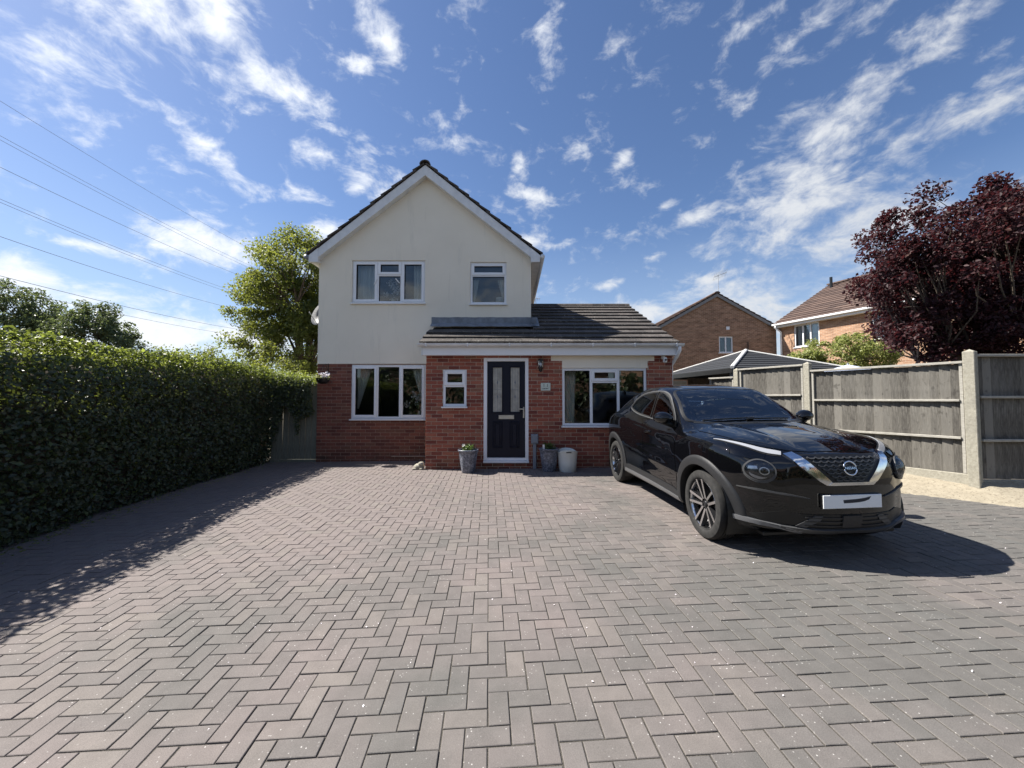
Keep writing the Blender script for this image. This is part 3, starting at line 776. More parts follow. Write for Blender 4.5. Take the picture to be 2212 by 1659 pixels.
# extension roof: single tiles
EY, EZ, SL = 7.70, 2.535, .464
RY = 11.06
ra = math.atan(SL); ncr = 11; Ls = (RY - EY) / math.cos(ra); gg = Ls / ncr
mb = MB(); zp = lambda y: EZ + SL * (y - EY)
mb.add([(-1.80, EY, zp(EY)), (3.28, EY, zp(EY)), (3.28, RY, zp(RY)), (-1.80, RY, zp(RY))], [(0, 1, 2, 3)])
mb.add([(.46, RY, zp(RY)), (3.28, RY, zp(RY)), (3.28, 14.4, EZ), (.46, 14.4, EZ)], [(0, 1, 2, 3)])
xroof = hpart(mb, 'extension_roof', 'tile_dark')
TW = .338; TM = {}
d_ = Vector((0, math.cos(ra), math.sin(ra))); n_ = Vector((0, -math.sin(ra), math.cos(ra)))
def tilebox(mb, x0, x1, s0, s1, h0, h1, th, o):
    P = lambda x, s, h: tuple(Vector((x, 0, 0)) + d_ * s + n_ * h - Vector(o))
    v = [P(x0, s0, h0), P(x1, s0, h0), P(x1, s1, h1), P(x0, s1, h1), P(x0, s0, h0 + th), P(x1, s0, h0 + th), P(x1, s1, h1 + th), P(x0, s1, h1 + th)]
    mb.add(v, [(3, 2, 1, 0), (4, 5, 6, 7), (0, 1, 5, 4), (1, 2, 6, 5), (2, 3, 7, 6), (3, 0, 4, 7)])
for k in range(20):
    mb = MB(); mb.tone = random.random(); tilebox(mb, -TW / 2 + .003, TW / 2 - .003, 0, gg + .07, .052, .008, .034, (0, 0, 0)); TM[k] = mb.mesh('roof_tile', 'tile_dark')
cut = MB()
for r in range(ncr):
    s0 = r * gg; yy = EY + s0 * math.cos(ra)
    x = -1.83 + (TW / 2 if r % 2 else 0); xmin = -1.83 if yy + gg < YM - .05 else .47
    if r % 2: pass
    while x < 3.30:
        a, b = max(x, xmin), min(x + TW, 3.31)
        if x == -1.83 + TW / 2 and xmin < -1: 
            cut.tone = random.random(); tilebox(cut, -1.83, x - .003, s0, s0 + gg + .07, .052, .008, .034, (0, -EY, -EZ))
        if b - a > .04:
            if abs(b - a - TW) < 1e-6:
                link('roof_tile', TM[random.randrange(20)], xroof, (x + TW / 2, EY + d_.y * s0, EZ + d_.z * s0)).rotation_euler = (random.gauss(0, .004), random.gauss(0, .004), random.gauss(0, .004))
            else:
                cut.tone = random.random(); tilebox(cut, a + .003, b - .003, s0, s0 + gg + .07, .052, .008, .034, (0, -EY, -EZ))
        x += TW
cut.build('cut_tiles', 'tile_dark', xroof)['kind'] = 'stuff'
x = .47
while x < 3.3:
    mb = MB(); mb.tone = random.random(); x1 = min(3.31, x + .45)
    pr = [(RY + .17 * math.cos(a), zp(RY) - .005 + .10 * math.sin(a)) for a in [math.pi * i / 6 for i in range(7)]]
    mb.prism(pr, x + .003, x1 - .003, 'x'); mb.build('ridge_tile', 'tile_dark', xroof); x = x1
mb = MB()
for i in range(24):      # dressed lead flashing, slightly wavy
    x0, x1 = -1.86 + i * (2.42 / 24), -1.86 + (i + 1) * (2.42 / 24)
    f0 = lambda x: .004 * math.sin(x * 9) + .004 * math.sin(x * 23)
    yb = 8.78
    V = []
    for x in (x0, x1):
        V += [(x, YM - .006, 3.365 + f0(x) * .6), (x, YM - .010, 3.225), (x, yb + f0(x) * 2, zp(yb) + .078 + f0(x))]
    mb.add(V, [(0, 1, 4, 3), (1, 2, 5, 4)])
mb.add([(.452, 8.75, zp(8.75) + .10), (.62, 8.72, zp(8.72) + .10), (.62, 9.5, zp(9.5) + .10), (.452, 9.5, zp(9.5) + .10)], [(0, 1, 2, 3)])
mb.add([(.452, 8.72, zp(8.72) + .10), (.452, 9.5, zp(9.5) + .10), (.452, 9.5, zp(9.5) + .26), (.452, 8.72, zp(8.72) + .3)], [(0, 1, 2, 3)])
hpart(mb, 'lead_flashing', 'lead', smooth=True, angle=30)
mb = MB(); mb.box(-1.775, 3.262, EY + .035, EY + .06, 2.345, 2.53, .003); mb.box(-1.775, 3.262, EY + .06, YP - .014, 2.347, 2.362); hpart(mb, 'fascia', 'upvc')
mb = MB(); mb.prism([(EY + .035, 2.345), (YP + 1.08, 2.40), (YP + 1.08, zp(YP + 1.08) - .01), (EY + .035, zp(EY) + .01)], -1.80, -1.777, 'x'); mb.prism([(EY + .035, 2.345), (RY, 2.40), (RY, zp(RY) - .01), (EY + .035, zp(EY) + .01)], 3.264, 3.285, 'x'); hpart(mb, 'extension_bargeboard', 'upvc_dirty')
mb = MB(); pr = [(EY - .03 + .056 * math.cos(a), 2.565 + .056 * math.sin(a)) for a in [math.pi + math.pi * i / 8 for i in range(9)]]
pr += [(EY - .03 + .050 * math.cos(a), 2.566 + .050 * math.sin(a)) for a in [2 * math.pi - math.pi * i / 8 for i in range(9)]]
mb.prism(pr, -1.86, 3.38, 'x')
for k in range(7): mb.box(-1.7 + k * .82, -1.7 + k * .82 + .02, EY - .09, EY + .035, 2.502, 2.57, .002)
hpart(mb, 'extension_gutter', 'upvc_dirty')
mb = MB(); mb.tube([(3.30, EY - .03, 2.51), (3.30, EY - .03, 2.44), (3.285, EY + .06, 2.33), (3.275, YP + .13, 2.16), (3.275, YP + .15, .1)], .036, 10); hpart(mb, 'downpipe', 'upvc', smooth=True)
mb = MB(); mb.box(-1.95, -1.83, EY - .05, EY + .1, 2.56, 2.60); 
# air vent slot / plinth course at the foot of the main wall
mb = MB(); mb.box(-2.75, -1.76, YM - .03, YM + .01, .16, .185); hpart(mb, 'plinth_ledge', 'mortar_dark')

# ------------------------------------------------------------------ things on and by the house
t_ = empty('wall_lantern', (.575, YP - .006, 2.13), 0, 'black wall lantern with clear glass beside the front door', 'lantern')
mb = MB(); mb.box(-.035, .035, -.012, 0, -.09, .13, .005); mb.tube([(0, -.006, .09), (0, -.05, .125), (0, -.085, .118)], .009, 8); mb.build('bracket', 'black_metal', t_)
mb = MB(); mb.lathe([(.012, .155), (.055, .125), (.062, .115), (.062, .108), (0, .108)], 20, (0, -.085, 0)); mb.build('cap', 'black_metal', t_, True, 35)
mb = MB(); mb.lathe([(.05, .107), (.054, .03), (.050, -.01), (.035, -.04)], 20, (0, -.085, 0)); mb.build('glass', 'lens', t_, True)
mb = MB()
for k in range(6):
    a = k * math.pi / 3; mb.tube([(.056 * math.cos(a), -.085 + .056 * math.sin(a), .11), (.057 * math.cos(a), -.085 + .057 * math.sin(a), .02), (.03 * math.cos(a), -.085 + .03 * math.sin(a), -.05)], .005, 5)
mb.lathe([(0, -.12), (.02, -.11), (.035, -.06), (.046, -.045), (.054, -.03), (.054, -.02), (0, -.02)], 16, (0, -.085, 0)); mb.build('cage', 'black_metal', t_)
mb = MB(); mb.lathe([(0, .08), (.02, .06), (.022, .03), (.012, -.01), (0, -.012)], 12, (0, -.085, 0)); mb.build('bulb', 'white_plastic', t_, True)


def text_mesh(s, size, depth):
    cu = bpy.data.curves.new('text', 'FONT'); cu.body = s; cu.size = size; cu.extrude = depth; cu.align_x = 'CENTER'; cu.align_y = 'CENTER'; cu.resolution_u = 3
    o = bpy.data.objects.new('text', cu); COL.objects.link(o)
    dg = bpy.context.evaluated_depsgraph_get(); me = bpy.data.meshes.new_from_object(o.evaluated_get(dg)); bpy.data.objects.remove(o); bpy.data.curves.remove(cu); return me


t_ = empty('house_number_plaque', (.678, YP - .007, 1.722), 0, 'small pale green slate plaque numbered 11 on the brick wall', 'plaque')
mb = MB(); mb.box(-.098, .098, -.014, 0, -.079, .079, .005); mb.build('slab', 'plaque', t_)
me = text_mesh('1 1', .088, .001); me.materials.clear(); me.materials.append(M['print']); o = link('numerals', me, t_, (0, -.0155, .024)); o.rotation_euler = (R(90), 0, 0)
mb = MB()
for k, wd in enumerate((.012, .018, .010, .016, .014, .012)): mb.box(-.062 + k * .0205, -.062 + k * .0205 + wd, -.0152, -.013, -.046, -.028)
mb.build('small_line', 'print', t_)

t_ = empty('security_camera', (3.05, YP - .006, 2.30), 0, 'small white security camera under the eave at the brick corner', 'camera')
mb = MB(); mb.box(-.035, .035, -.05, 0, -.02, .05, .008); mb.tube([(0, -.03, 0), (.01, -.07, -.03)], .014, 8); mb.build('mount', 'white_plastic', t_)
mb = MB(); mb.lathe([(0, -.06), (.03, -.055), (.04, -.03), (.04, .03), (.03, .055), (0, .06)], 16, (.012, -.09, -.045)); mb.build('housing', 'white_plastic', t_, True)
mb = MB(); mb.lathe([(0, -.006), (.02, -.005), (.022, .004), (0, .006)], 12, (.012, -.132, -.045), 'y'); mb.build('lens', 'car_black', t_)

t_ = empty('meter_box', (.452, YP - .006, gz(.45, 7.9)), 0, 'small grey outdoor socket box on a grey conduit', 'meter box')
mb = MB(); mb.box(-.072, .072, -.075, 0, .50, .69, .012); mb.build('box', 'grey_plastic', t_)
mb = MB(); mb.box(-.05, .05, -.082, -.073, .53, .665, .004); mb.build('lid', 'grey_plastic', t_)
mb = MB(); mb.box(-.034, .034, -.055, 0, 0, .50, .006); mb.build('conduit', 'grey_plastic', t_)


def planter(x, y, label, seed, mat='planter_glaze'):
    z = gz(x, y); rr = np.random.default_rng(seed)
    t_ = empty('planter', (x, y, z), 0, label, 'planter', 'glazed planters beside the front door')
    mb = MB(); mb.lathe([(0, 0), (.115, 0), (.125, .015), (.150, .16), (.172, .34), (.182, .40), (.198, .412), (.200, .435), (.188, .445), (.176, .436), (.168, .40), (.166, .38)], 32); mb.build('pot', mat, t_, True, 50)
    mb = MB(); mb.lathe([(.168, .392), (.1, .40), (0, .405)], 24); mb.build('soil', 'soil', t_)
    n = 170; a = rr.uniform(0, 6.28, n); r_ = rr.uniform(0, .13, n); h = rr.uniform(.40, .53, n)
    C = np.stack([r_ * np.cos(a), r_ * np.sin(a), h], 1); N = rr.normal(size=(n, 3)) + np.array([0, 0, .8])
    link('foliage', leaf_mesh('foliage', C, N, rr.uniform(.035, .075, n), rr.random(n), 'pot_leaf', .4), t_)
    mb = MB()
    for k in range(16):
        a, l_ = rr.uniform(0, 6.28), rr.uniform(.10, .20); b = rr.uniform(.03, .09)
        mb.tube([(.06 * math.cos(a), .06 * math.sin(a), .39), (.06 * math.cos(a) + b * .5 * math.cos(a), .06 * math.sin(a) + b * .5 * math.sin(a), .39 + l_ * .7), ((.06 + b) * math.cos(a), (.06 + b) * math.sin(a), .39 + l_)], [.006, .005, .001], 4)
    mb.build('shoot', 'pot_leaf', t_)
    return t_


p1 = planter(-.84, 7.56, 'mottled grey glazed planter to the left of the front door', 3)
mb = MB()
for k in range(6):
    a = k * math.pi / 3; mb.add([(-.09, -.05, .515), (-.09 + .028 * math.cos(a), -.06 + .02 * math.sin(a), .53 + .028 * math.sin(a)), (-.09 + .028 * math.cos(a + 1), -.06 + .02 * math.sin(a + 1), .53 + .028 * math.sin(a + 1))], [(0, 1, 2)])
mb.build('flower', 'petal', p1)
p2 = planter(.715, 7.60, 'dark blue-grey glazed planter between the conduit and the white bucket', 5)
mb = MB(); mb.box(-.13, -.09, -.10, -.09, .40, .52, .003); mb.build('plant_label', 'white_plastic', p2)
t_ = empty('bucket', (1.065, 7.56, gz(1.06, 7.56)), 0, 'white plastic bucket with arched handles beside the planter', 'bucket')
mb = MB(); nseg = 40; V = []; prof = [(.150, 0), (.158, .01), (.175, .18), (.190, .36), (.198, .372), (.192, .376), (.186, .36), (.172, .18), (.150, .02)]
for (r_, h) in prof:
    for k in range(nseg):
        a = 2 * math.pi * k / nseg; hh = h
        if h > .3: hh = h + .055 * max(0, abs(math.sin(a)) - .35) / .65
        V.append((r_ * math.cos(a), r_ * math.sin(a), hh))
F_ = [(i * nseg + k, i * nseg + (k + 1) % nseg, (i + 1) * nseg + (k + 1) % nseg, (i + 1) * nseg + k) for i in range(len(prof) - 1) for k in range(nseg)] + [tuple(range(len(prof) * nseg - 1, (len(prof) - 1) * nseg - 1, -1))]
mb.add(V, F_); mb.build('tub', 'bin_plastic', t_, True, 50)
mb = MB(); mb.box(-.05, .05, -.196, -.186, .375, .392, .003); mb.build('handle_slot', 'car_black', t_)
mb = MB(); mb.tube([(.19 * math.sin(a), -.19 * math.cos(a), .352 + .055 * max(0, abs(math.cos(a)) - .35) / .65) for a in [R(-70 + 10 * k) for k in range(15)]], .006, 6); mb.build('rim_lip', 'bin_plastic', t_, True)

# stone toad ornament at the corner
t_ = empty('stone_ornament', (-1.88, 7.96, gz(-1.88, 7.96)), 0, 'small weathered stone toad ornament at the foot of the brick corner', 'ornament')
def blob(name, par, c, s, mat, seed, n=2, amp=.12):
    bm = bmesh.new(); bmesh.ops.create_icosphere(bm, subdivisions=n, radius=1); rr = random.Random(seed)
    for v in bm.verts: v.co = v.co * (1 + rr.uniform(-amp, amp)); v.co = Vector((v.co.x * s[0], v.co.y * s[1], v.co.z * s[2])) + Vector(c)
    me = bpy.data.meshes.new(name); bm.to_mesh(me); bm.free(); me.materials.append(M[mat]); me.shade_smooth(); return link(name, me, par)
blob('body', t_, (0, 0, .055), (.115, .09, .06), 'concrete', 1); blob('head', t_, (.055, -.04, .115), (.06, .055, .045), 'concrete', 2); blob('foot', t_, (-.07, -.07, .02), (.05, .03, .02), 'concrete', 3); blob('foot', t_, (.07, -.08, .02), (.045, .03, .02), 'concrete', 4)

# hanging basket
t_ = empty('hanging_basket', (-4.22, 8.72, 1.93), 0, 'hanging basket of pale flowers on a bracket at the wall corner', 'hanging basket')
mb = MB(); mb.lathe([(0, -.12), (.07, -.11), (.12, -.07), (.15, 0), (.155, .01), (.14, .01), (0, .01)], 20); mb.build('basket', 'black_metal', t_, True, 40)
mb = MB()
for k in range(3):
    a = k * 2.09; mb.tube([(.15 * math.cos(a), .15 * math.sin(a), .01), (0, 0, .30)], .003, 4)
mb.tube([(0, 0, .30), (0, .1, .335), (0, .255, .335)], .007, 6); mb.tube([(0, .252, .36), (0, .252, .12)], .008, 6); mb.tube([(0, .25, .16), (0, .12, .325)], .006, 6); mb.build('bracket', 'black_metal', t_)
n = 150; a = RNG.uniform(0, 6.28, n); r_ = RNG.uniform(0, .17, n); C = np.stack([r_ * np.cos(a), r_ * np.sin(a), RNG.uniform(0, .08, n) - r_ * .15], 1)
link('foliage', leaf_mesh('foliage', C, RNG.normal(size=(n, 3)) + np.array([0, -.3, .8]), RNG.uniform(.03, .05, n), RNG.random(n), 'shrub_leaf'), t_)
n = 90; C = np.stack([RNG.normal(.07, .06, n), RNG.normal(-.07, .05, n), RNG.normal(.075, .03, n)], 1)
link('blossom', leaf_mesh('blossom', C, RNG.normal(size=(n, 3)) * .6 + np.array([0, -.8, .6]), RNG.uniform(.03, .045, n), RNG.random(n), 'petal', .9), t_)

# satellite dish on the side wall
t_ = empty('satellite_dish', (-4.48, 9.55, 3.45), 0, 'grey satellite dish on the left side wall below the eave', 'satellite dish')
mb = MB(); prof = [(.0, 0), (.1, .012), (.2, .045), (.3, .10), (.302, .094), (.2, .038), (.1, .004)]
Mx = Matrix.Translation((-.10, -.12, .05)) @ Euler((R(72), 0, R(-28))).to_matrix().to_4x4()
q = MB(); q.lathe(prof, 28); mb.add([Mx @ Vector(v) for v in q.v], q.f); mb.build('dish', 'dish_grey', t_, True)
mb = MB(); mb.tube([(0, 0, -.05), (-.12, -.02, -.05), (-.2, -.08, .03)], .018, 8); mb.tube([Mx @ Vector((0, -.27, .08)), Mx @ Vector((0, -.1, .36))], .01, 6); mb.build('arm', 'grey_plastic', t_)


# curtains and window ornaments
def curtain(x0, x1, z0, z1, y, label, drape=0.0, side=1):
    mb = MB(); n = 36; m = 8; V = []
    for j in range(m + 1):
        v = j / m; z = z1 + (z0 - z1) * v
        for i in range(n + 1):
            u = i / n; a = x0 + (x1 - x0) * u
            k = 1 - drape * v
            a = (x0 + (x1 - x0) * u * k) if side > 0 else (x1 - (x1 - x0) * (1 - u) * k)
            V.append((a, y + .028 * math.sin(u * 26 + .6 * math.sin(u * 9)) * (1 if drape == 0 else .7), z))
    mb.add(V, [(j * (n + 1) + i, (j + 1) * (n + 1) + i, (j + 1) * (n + 1) + i + 1, j * (n + 1) + i + 1) for j in range(m) for i in range(n)])
    return tag(mb.build('curtain', 'curtain', smooth=True), label, 'curtain', 'window curtains of the house')


curtain(-3.66, -3.2, 3.70, 4.69, YM + .22, 'wide pale curtain at the left of the upper three-light window')
curtain(-2.33, -2.06, 3.70, 4.69, YM + .22, 'narrow pale curtain at the right of the upper three-light window')
curtain(-.93, -.78, 3.68, 4.3, YM + .2, 'pale tied curtain at the left of the small upper window', .7, 1)
curtain(-.34, -.15, 3.68, 4.3, YM + .2, 'pale tied curtain at the right of the small upper window', .75, -1)
curtain(-3.62, -3.28, 1.25, 2.25, YM + .2, 'swept curtain at the left of the ground floor window', .92, 1)
curtain(-2.36, -2.02, 1.15, 2.25, YM + .2, 'swept curtain at the right of the ground floor window', .95, -1)
curtain(1.09, 1.34, .95, 2.09, YP + .3, 'pale slatted drape at the left of the extension window', .15, 1)

def vase(x, y, z, h, label, seed, n=160, spread=(.14, .06, .16), up=.36):
    rr = np.random.default_rng(seed); t_ = empty('flower_vase', (x, y, z), 0, label, 'flower vase')
    mb = MB(); mb.lathe([(0, 0), (.05, 0), (.065, .05), (.045, .12), (.04, h), (.048, h + .01)], 18); mb.build('vase', 'white_plastic', t_, True)
    C = np.stack([rr.normal(0, spread[0], n), rr.normal(0, spread[1], n), rr.normal(up, spread[2], n)], 1)
    cl = C[rr.integers(0, n, 9)]; C = cl[rr.integers(0, 9, n)] + rr.normal(0, .035, (n, 3))
    link('blossom', leaf_mesh('blossom', C, rr.normal(size=(n, 3)) * .7 + np.array([0, -1, .4]), rr.uniform(.04, .07, n), rr.random(n), 'petal', .9), t_)
    mb = MB()
    for c in cl: mb.tube([(0, 0, h * .8), tuple(Vector(c) * .5 + Vector((0, 0, h * .5))), tuple(c)], .005, 5)
    mb.build('stem', 'stem', t_); return t_


vase(-2.83, YM + .26, 3.705, .14, 'white dried flower arrangement in the middle of the upper window', 11, 170, (.13, .04, .2), .36)
vase(-2.18, YM + .26, 1.03, .16, 'vase of white roses inside the ground floor window', 12, 170, (.13, .04, .09), .34)
t_ = empty('desk_lamp', (-.30, YM + .28, 3.69), 0, 'small white lampshade low in the small upper window', 'lamp')
mb = MB(); mb.lathe([(.10, .02), (.085, .2)], 20); mb.build('lamp_shade', 'curtain', t_, True); mb = MB(); mb.lathe([(0, 0), (.05, 0), (.05, .015), (.012, .02), (.012, .1)], 14); mb.build('lamp_base', 'white_plastic', t_)

# ------------------------------------------------------------------ timber fence with concrete posts
FE = empty('fence', (6.4, 5.45, gz(6.4, 5.45)), 0, 'weathered grey feather-edge fence with concrete posts along the right side', 'fence')
FI = Matrix.Translation(-Vector(FE.location))
def fpart(mb, name, mat, parent=None, **k):
    o = link(name, mb.mesh(name, mat, **k), parent or FE)
    if parent is None: o.matrix_parent_inverse = FI
    return o


def bay(pa, pb, zb, ztop, rails, gravel=True, flip=1):
    pa, pb = Vector((*pa, 0)), Vector((*pb, 0)); u = (pb - pa).normalized(); n = Vector((u.y, -u.x, 0)) * flip; L = (pb - pa).length
    if n.dot(-pa) < 0: n = -n
    Mx = Matrix(((u.x, n.x, 0, pa.x), (u.y, n.y, 0, pa.y), (0, 0, 1, 0), (0, 0, 0, 1)))
    a, b = .07, L - .07
    f_ = MB(); f_.box(a, a + .035, -.02, .022, zb, ztop - .035, .003, Mx); f_.box(b - .035, b, -.02, .022, zb, ztop - .035, .003, Mx)
    panel_ = fpart(f_, 'fence_panel', 'fence_rail')
    nb = max(3, int(round((b - a - .02) / .108))); wd = (b - a - .02) / nb
    for k in range(nb):
        m = MB(); m.tone = random.random(); x = wd * k; w_ = wd + .016; j = random.uniform(-.004, .004)
        x0 = a + .01 + x
        m.prism([(-w_ / 2, -.016), (w_ / 2, -.006), (w_ / 2, .012), (-w_ / 2, -.010)], zb + random.uniform(0, .008), ztop - .04, 'z')
        o = m.build('board', 'fence_wood', panel_)
        o.matrix_local = Mx @ Matrix.Translation((x0 + wd / 2, -.016 + j * .5, 0)) @ Matrix.Rotation(random.gauss(0, .035), 4, 'Z')
    for (z, h) in rails:
        m = MB(); m.box(a + .036, b - .036, -.002, .045, z - h / 2, z + h / 2, .004, Mx); m.build('rail', 'fence_rail', panel_)
    m = MB(); m.box(a - .01, b + .01, -.035, .05, ztop - .035, ztop, .004, Mx); m.build('capping', 'fence_rail', panel_)
    if gravel:
        m = MB(); m.box(a - .03, b + .03, -.022, .028, -.2, zb - .004, .006, Mx); fpart(m, 'gravel_board', 'concrete')
    return Mx


def post(p, ztop, ang, w=.105):
    m = MB(); Mx = Matrix.Translation((p[0], p[1], 0)) @ Matrix.Rotation(ang, 4, 'Z'); h = w / 2
    m.box(-h, h, -h, h, -.3, ztop - .03, .008, Mx)
    m.add([tuple(Mx @ Vector(q)) for q in ((-h + .01, -h + .01, ztop - .031), (h - .01, -h + .01, ztop - .031), (h - .01, h - .01, ztop - .031), (-h + .01, h - .01, ztop - .031), (0, 0, ztop))], [(0, 1, 4), (1, 2, 4), (2, 3, 4), (3, 0, 4)])
    fpart(m, 'concrete_post', 'concrete')


P = [(6.40, 5.45), (5.52, 7.29), (4.92, 8.54), (4.60, 9.20)]
fa = math.atan2(P[1][1] - P[0][1], P[1][0] - P[0][0])
bay(P[0], P[1], .43, 2.01, [(1.455, .035), (.925, .035)]); bay(P[1], P[2], .50, 2.13, [(1.55, .035), (1.0, .035)]); bay(P[2], P[3], .50, 1.97, [(1.5, .035)])
bay((6.40, 5.47), (8.35, 5.44), .36, 2.10, [(1.50, .035), (.9, .035)]); bay((8.35, 5.44), (10.3, 5.40), .36, 2.10, [(1.50, .035), (.9, .035)])
post(P[0], 2.17, fa, .118); post(P[1], 2.17, fa); post(P[2], 2.15, fa); post((8.35, 5.44), 2.17, 0)

# ------------------------------------------------------------------ side gate under the ivy
GT = empty('gate', (-5.0, 9.02, .05), 0, 'weathered grey board gate under the ivy beside the house wall', 'gate')
for k in range(8):
    m = MB(); m.box(-.062, .062, -.012, .012, 0, 1.72 + random.uniform(-.01, .01), .003); o = m.build('board', 'gate_wood', GT, loc=(-.46 + k * .131, 0, .05)); o.rotation_euler = (0, random.gauss(0, .004), 0)
m = MB(); m.box(-.53, .53, .013, .05, .3, .4, .004); m.box(-.53, .53, .013, .05, 1.3, 1.4, .004); m.build('ledge', 'gate_wood', GT)
m = MB(); m.box(-.56, .56, -.02, .03, -.1, .045, .004); m.build('kickboard', 'gate_wood', GT)
m = MB(); m.box(.545, .60, -.02, .05, -.1, 1.75, .004); m.build('gate_post', 'gate_wood', GT)

# ------------------------------------------------------------------ hedge
HB = [(-.5, -4.2), (2.6, -4.78), (3.9, -5.02), (5.7, -5.30), (9.1, -5.50)]
def hx(y): return np.interp(y, [p[0] for p in HB], [p[1] for p in HB])
def htop(y): return np.interp(y, [0, 3.5, 5.2, 7.0, 8.4, 9.2], [1.98, 1.99, 2.05, 2.14, 2.16, 2.05])
bump = [(RNG.uniform(0, 9), RNG.uniform(0, 2.3), RNG.uniform(.25, .6), RNG.uniform(-.12, .14)) for _ in range(46)]
def hb(y, z):
    s = np.zeros_like(y)
    for (a, b, r_, h) in bump: s += h * np.exp(-(((y - a) ** 2 + (z - b) ** 2) / r_ ** 2))
    return s
HG = empty('hedge', (-5.6, 4.8, 0), 0, 'tall dense green clipped hedge along the left side of the drive', 'hedge'); HGI = Matrix.Translation(-Vector(HG.location))
def hpt(me, name, **k):
    o = link(name, me, HG); o.matrix_parent_inverse = HGI; return o
n = 34000; y = RNG.uniform(1.0, 9.15, n); z = RNG.uniform(-.02, 1.0, n) ** .95 * (htop(y) - .05); dep = RNG.exponential(.10, n)
x = hx(y) + hb(y, z) - dep - .22 * np.clip((z - (htop(y) - .45)) / .45, 0, 1) ** 2 - .03 * (1 - np.clip(z / .3, 0, 1))
C = np.stack([x, y, np.maximum(z, 0) + gz(x, y)], 1); N = RNG.normal(size=(n, 3)) * .75 + np.array([.9, 0, .45])
S1 = (C, N, RNG.uniform(.045, .080, n), np.clip(RNG.normal(.26, .17, n) + .45 * np.clip((z - 1.55) / .5, 0, 1) ** 2, 0, 1))  # tone rises near the top: sunlit fringe put into the leaf colour
n = 15000; y = RNG.uniform(1.0, 9.2, n); q = RNG.uniform(0, 1, n) ** 1.3; x = hx(y) - .10 - q * 1.6; z = htop(y) + hb(y, y * 0 + 2) * .6 + .14 * (1 - (q * 2 - .6) ** 2) * .7 - np.abs(RNG.normal(0, .09, n)) + RNG.uniform(-.02, .06, n)
C = np.stack([x, y, z], 1); N = RNG.normal(size=(n, 3)) * .7 + np.array([.2, 0, .9])
S2 = (C, N, RNG.uniform(.04, .075, n), np.clip(RNG.normal(.66, .2, n), 0, 1))  # top leaves coloured brighter, as if sunlit
n = 900; y = RNG.uniform(2.5, 9, n); yc = RNG.uniform(2.5, 9, 60); ii = RNG.integers(0, 60, n); t_ = RNG.uniform(0, 1, n)
C = np.stack([hx(yc[ii]) - .3 - RNG.uniform(0, .6, 60)[ii] + t_ * RNG.normal(0, .12, 60)[ii], yc[ii] + t_ * RNG.normal(0, .1, 60)[ii], htop(yc[ii]) + t_ * RNG.uniform(.05, .28, 60)[ii]], 1)
S3 = (C + RNG.normal(0, .015, (n, 3)), RNG.normal(size=(n, 3)) + np.array([0, 0, .4]), RNG.uniform(.035, .06, n), RNG.uniform(.6, 1, n))
# ivy hanging over the gate
n = 5200; x = RNG.uniform(-5.6, -4.52, n); lim = np.interp(x, [-5.6, -5.38, -5.12, -4.95, -4.85, -4.78, -4.5], [.0, .55, 1.36, 1.15, .62, 1.02, 1.12])
z = lim + (2.05 - .12 * (x + 5.6) - lim) * RNG.uniform(0, 1, n); y = 8.86 + RNG.normal(0, .05, n) - .12 * np.exp(-((z - 1.75) / .4) ** 2)
S4 = (np.stack([x, y, z], 1), RNG.normal(size=(n, 3)) * .6 + np.array([.3, -.8, .4]), RNG.uniform(.04, .07, n), np.clip(RNG.normal(.25, .18, n) + .35 * np.clip((z - 1.6) / .4, 0, 1), 0, 1))  # ivy colour likewise lightened upwards for the sun
n = 2600; x = RNG.uniform(-5.7, -4.5, n); y = RNG.uniform(8.8, 9.6, n); z = 2.03 - .12 * (x + 5.6) + RNG.normal(0, .07, n)
S5 = (np.stack([x, y, z], 1), RNG.normal(size=(n, 3)) * .6 + np.array([0, -.2, .9]), RNG.uniform(.035, .06, n), RNG.uniform(.6, 1, n))
S = [np.concatenate([s[i] for s in (S1, S2, S3, S4, S5)]) for i in range(4)]
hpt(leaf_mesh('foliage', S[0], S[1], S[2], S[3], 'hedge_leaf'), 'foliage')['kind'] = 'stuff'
m = MB(); ys = np.linspace(.9, 9.2, 22); V = []
for yy in ys:
    xx = float(hx(yy)); hh = float(htop(yy))
    V += [(xx - .24, yy, 0), (xx - .27, yy, hh - .30), (xx - .5, yy, hh - .08), (xx - 1.6, yy, hh - .08), (xx - 1.8, yy, 0)]
m.add(V, [(i * 5 + k, i * 5 + k + 1, (i + 1) * 5 + k + 1, (i + 1) * 5 + k) for i in range(21) for k in range(4)] + [(0, 1, 2, 3, 4), tuple(21 * 5 + k for k in (4, 3, 2, 1, 0))])
hpt(m.mesh('shade_core', 'bark'), 'shade_core')  # unseen solid core added to stop light leaking through the leaves
# litter at the hedge foot
n = 500; y = RNG.uniform(2.5, 9, n); x = hx(y) + np.abs(RNG.normal(0, .16, n)); C = np.stack([x, y, .012 * x + .010 * y + .006], 1)
tag(link('leaf_litter', leaf_mesh('leaf_litter', C, RNG.normal(size=(n, 3)) * .25 + np.array([0, 0, 1.]), RNG.uniform(.02, .045, n), RNG.uniform(.7, 1, n), 'hedge_leaf')), kind='stuff')


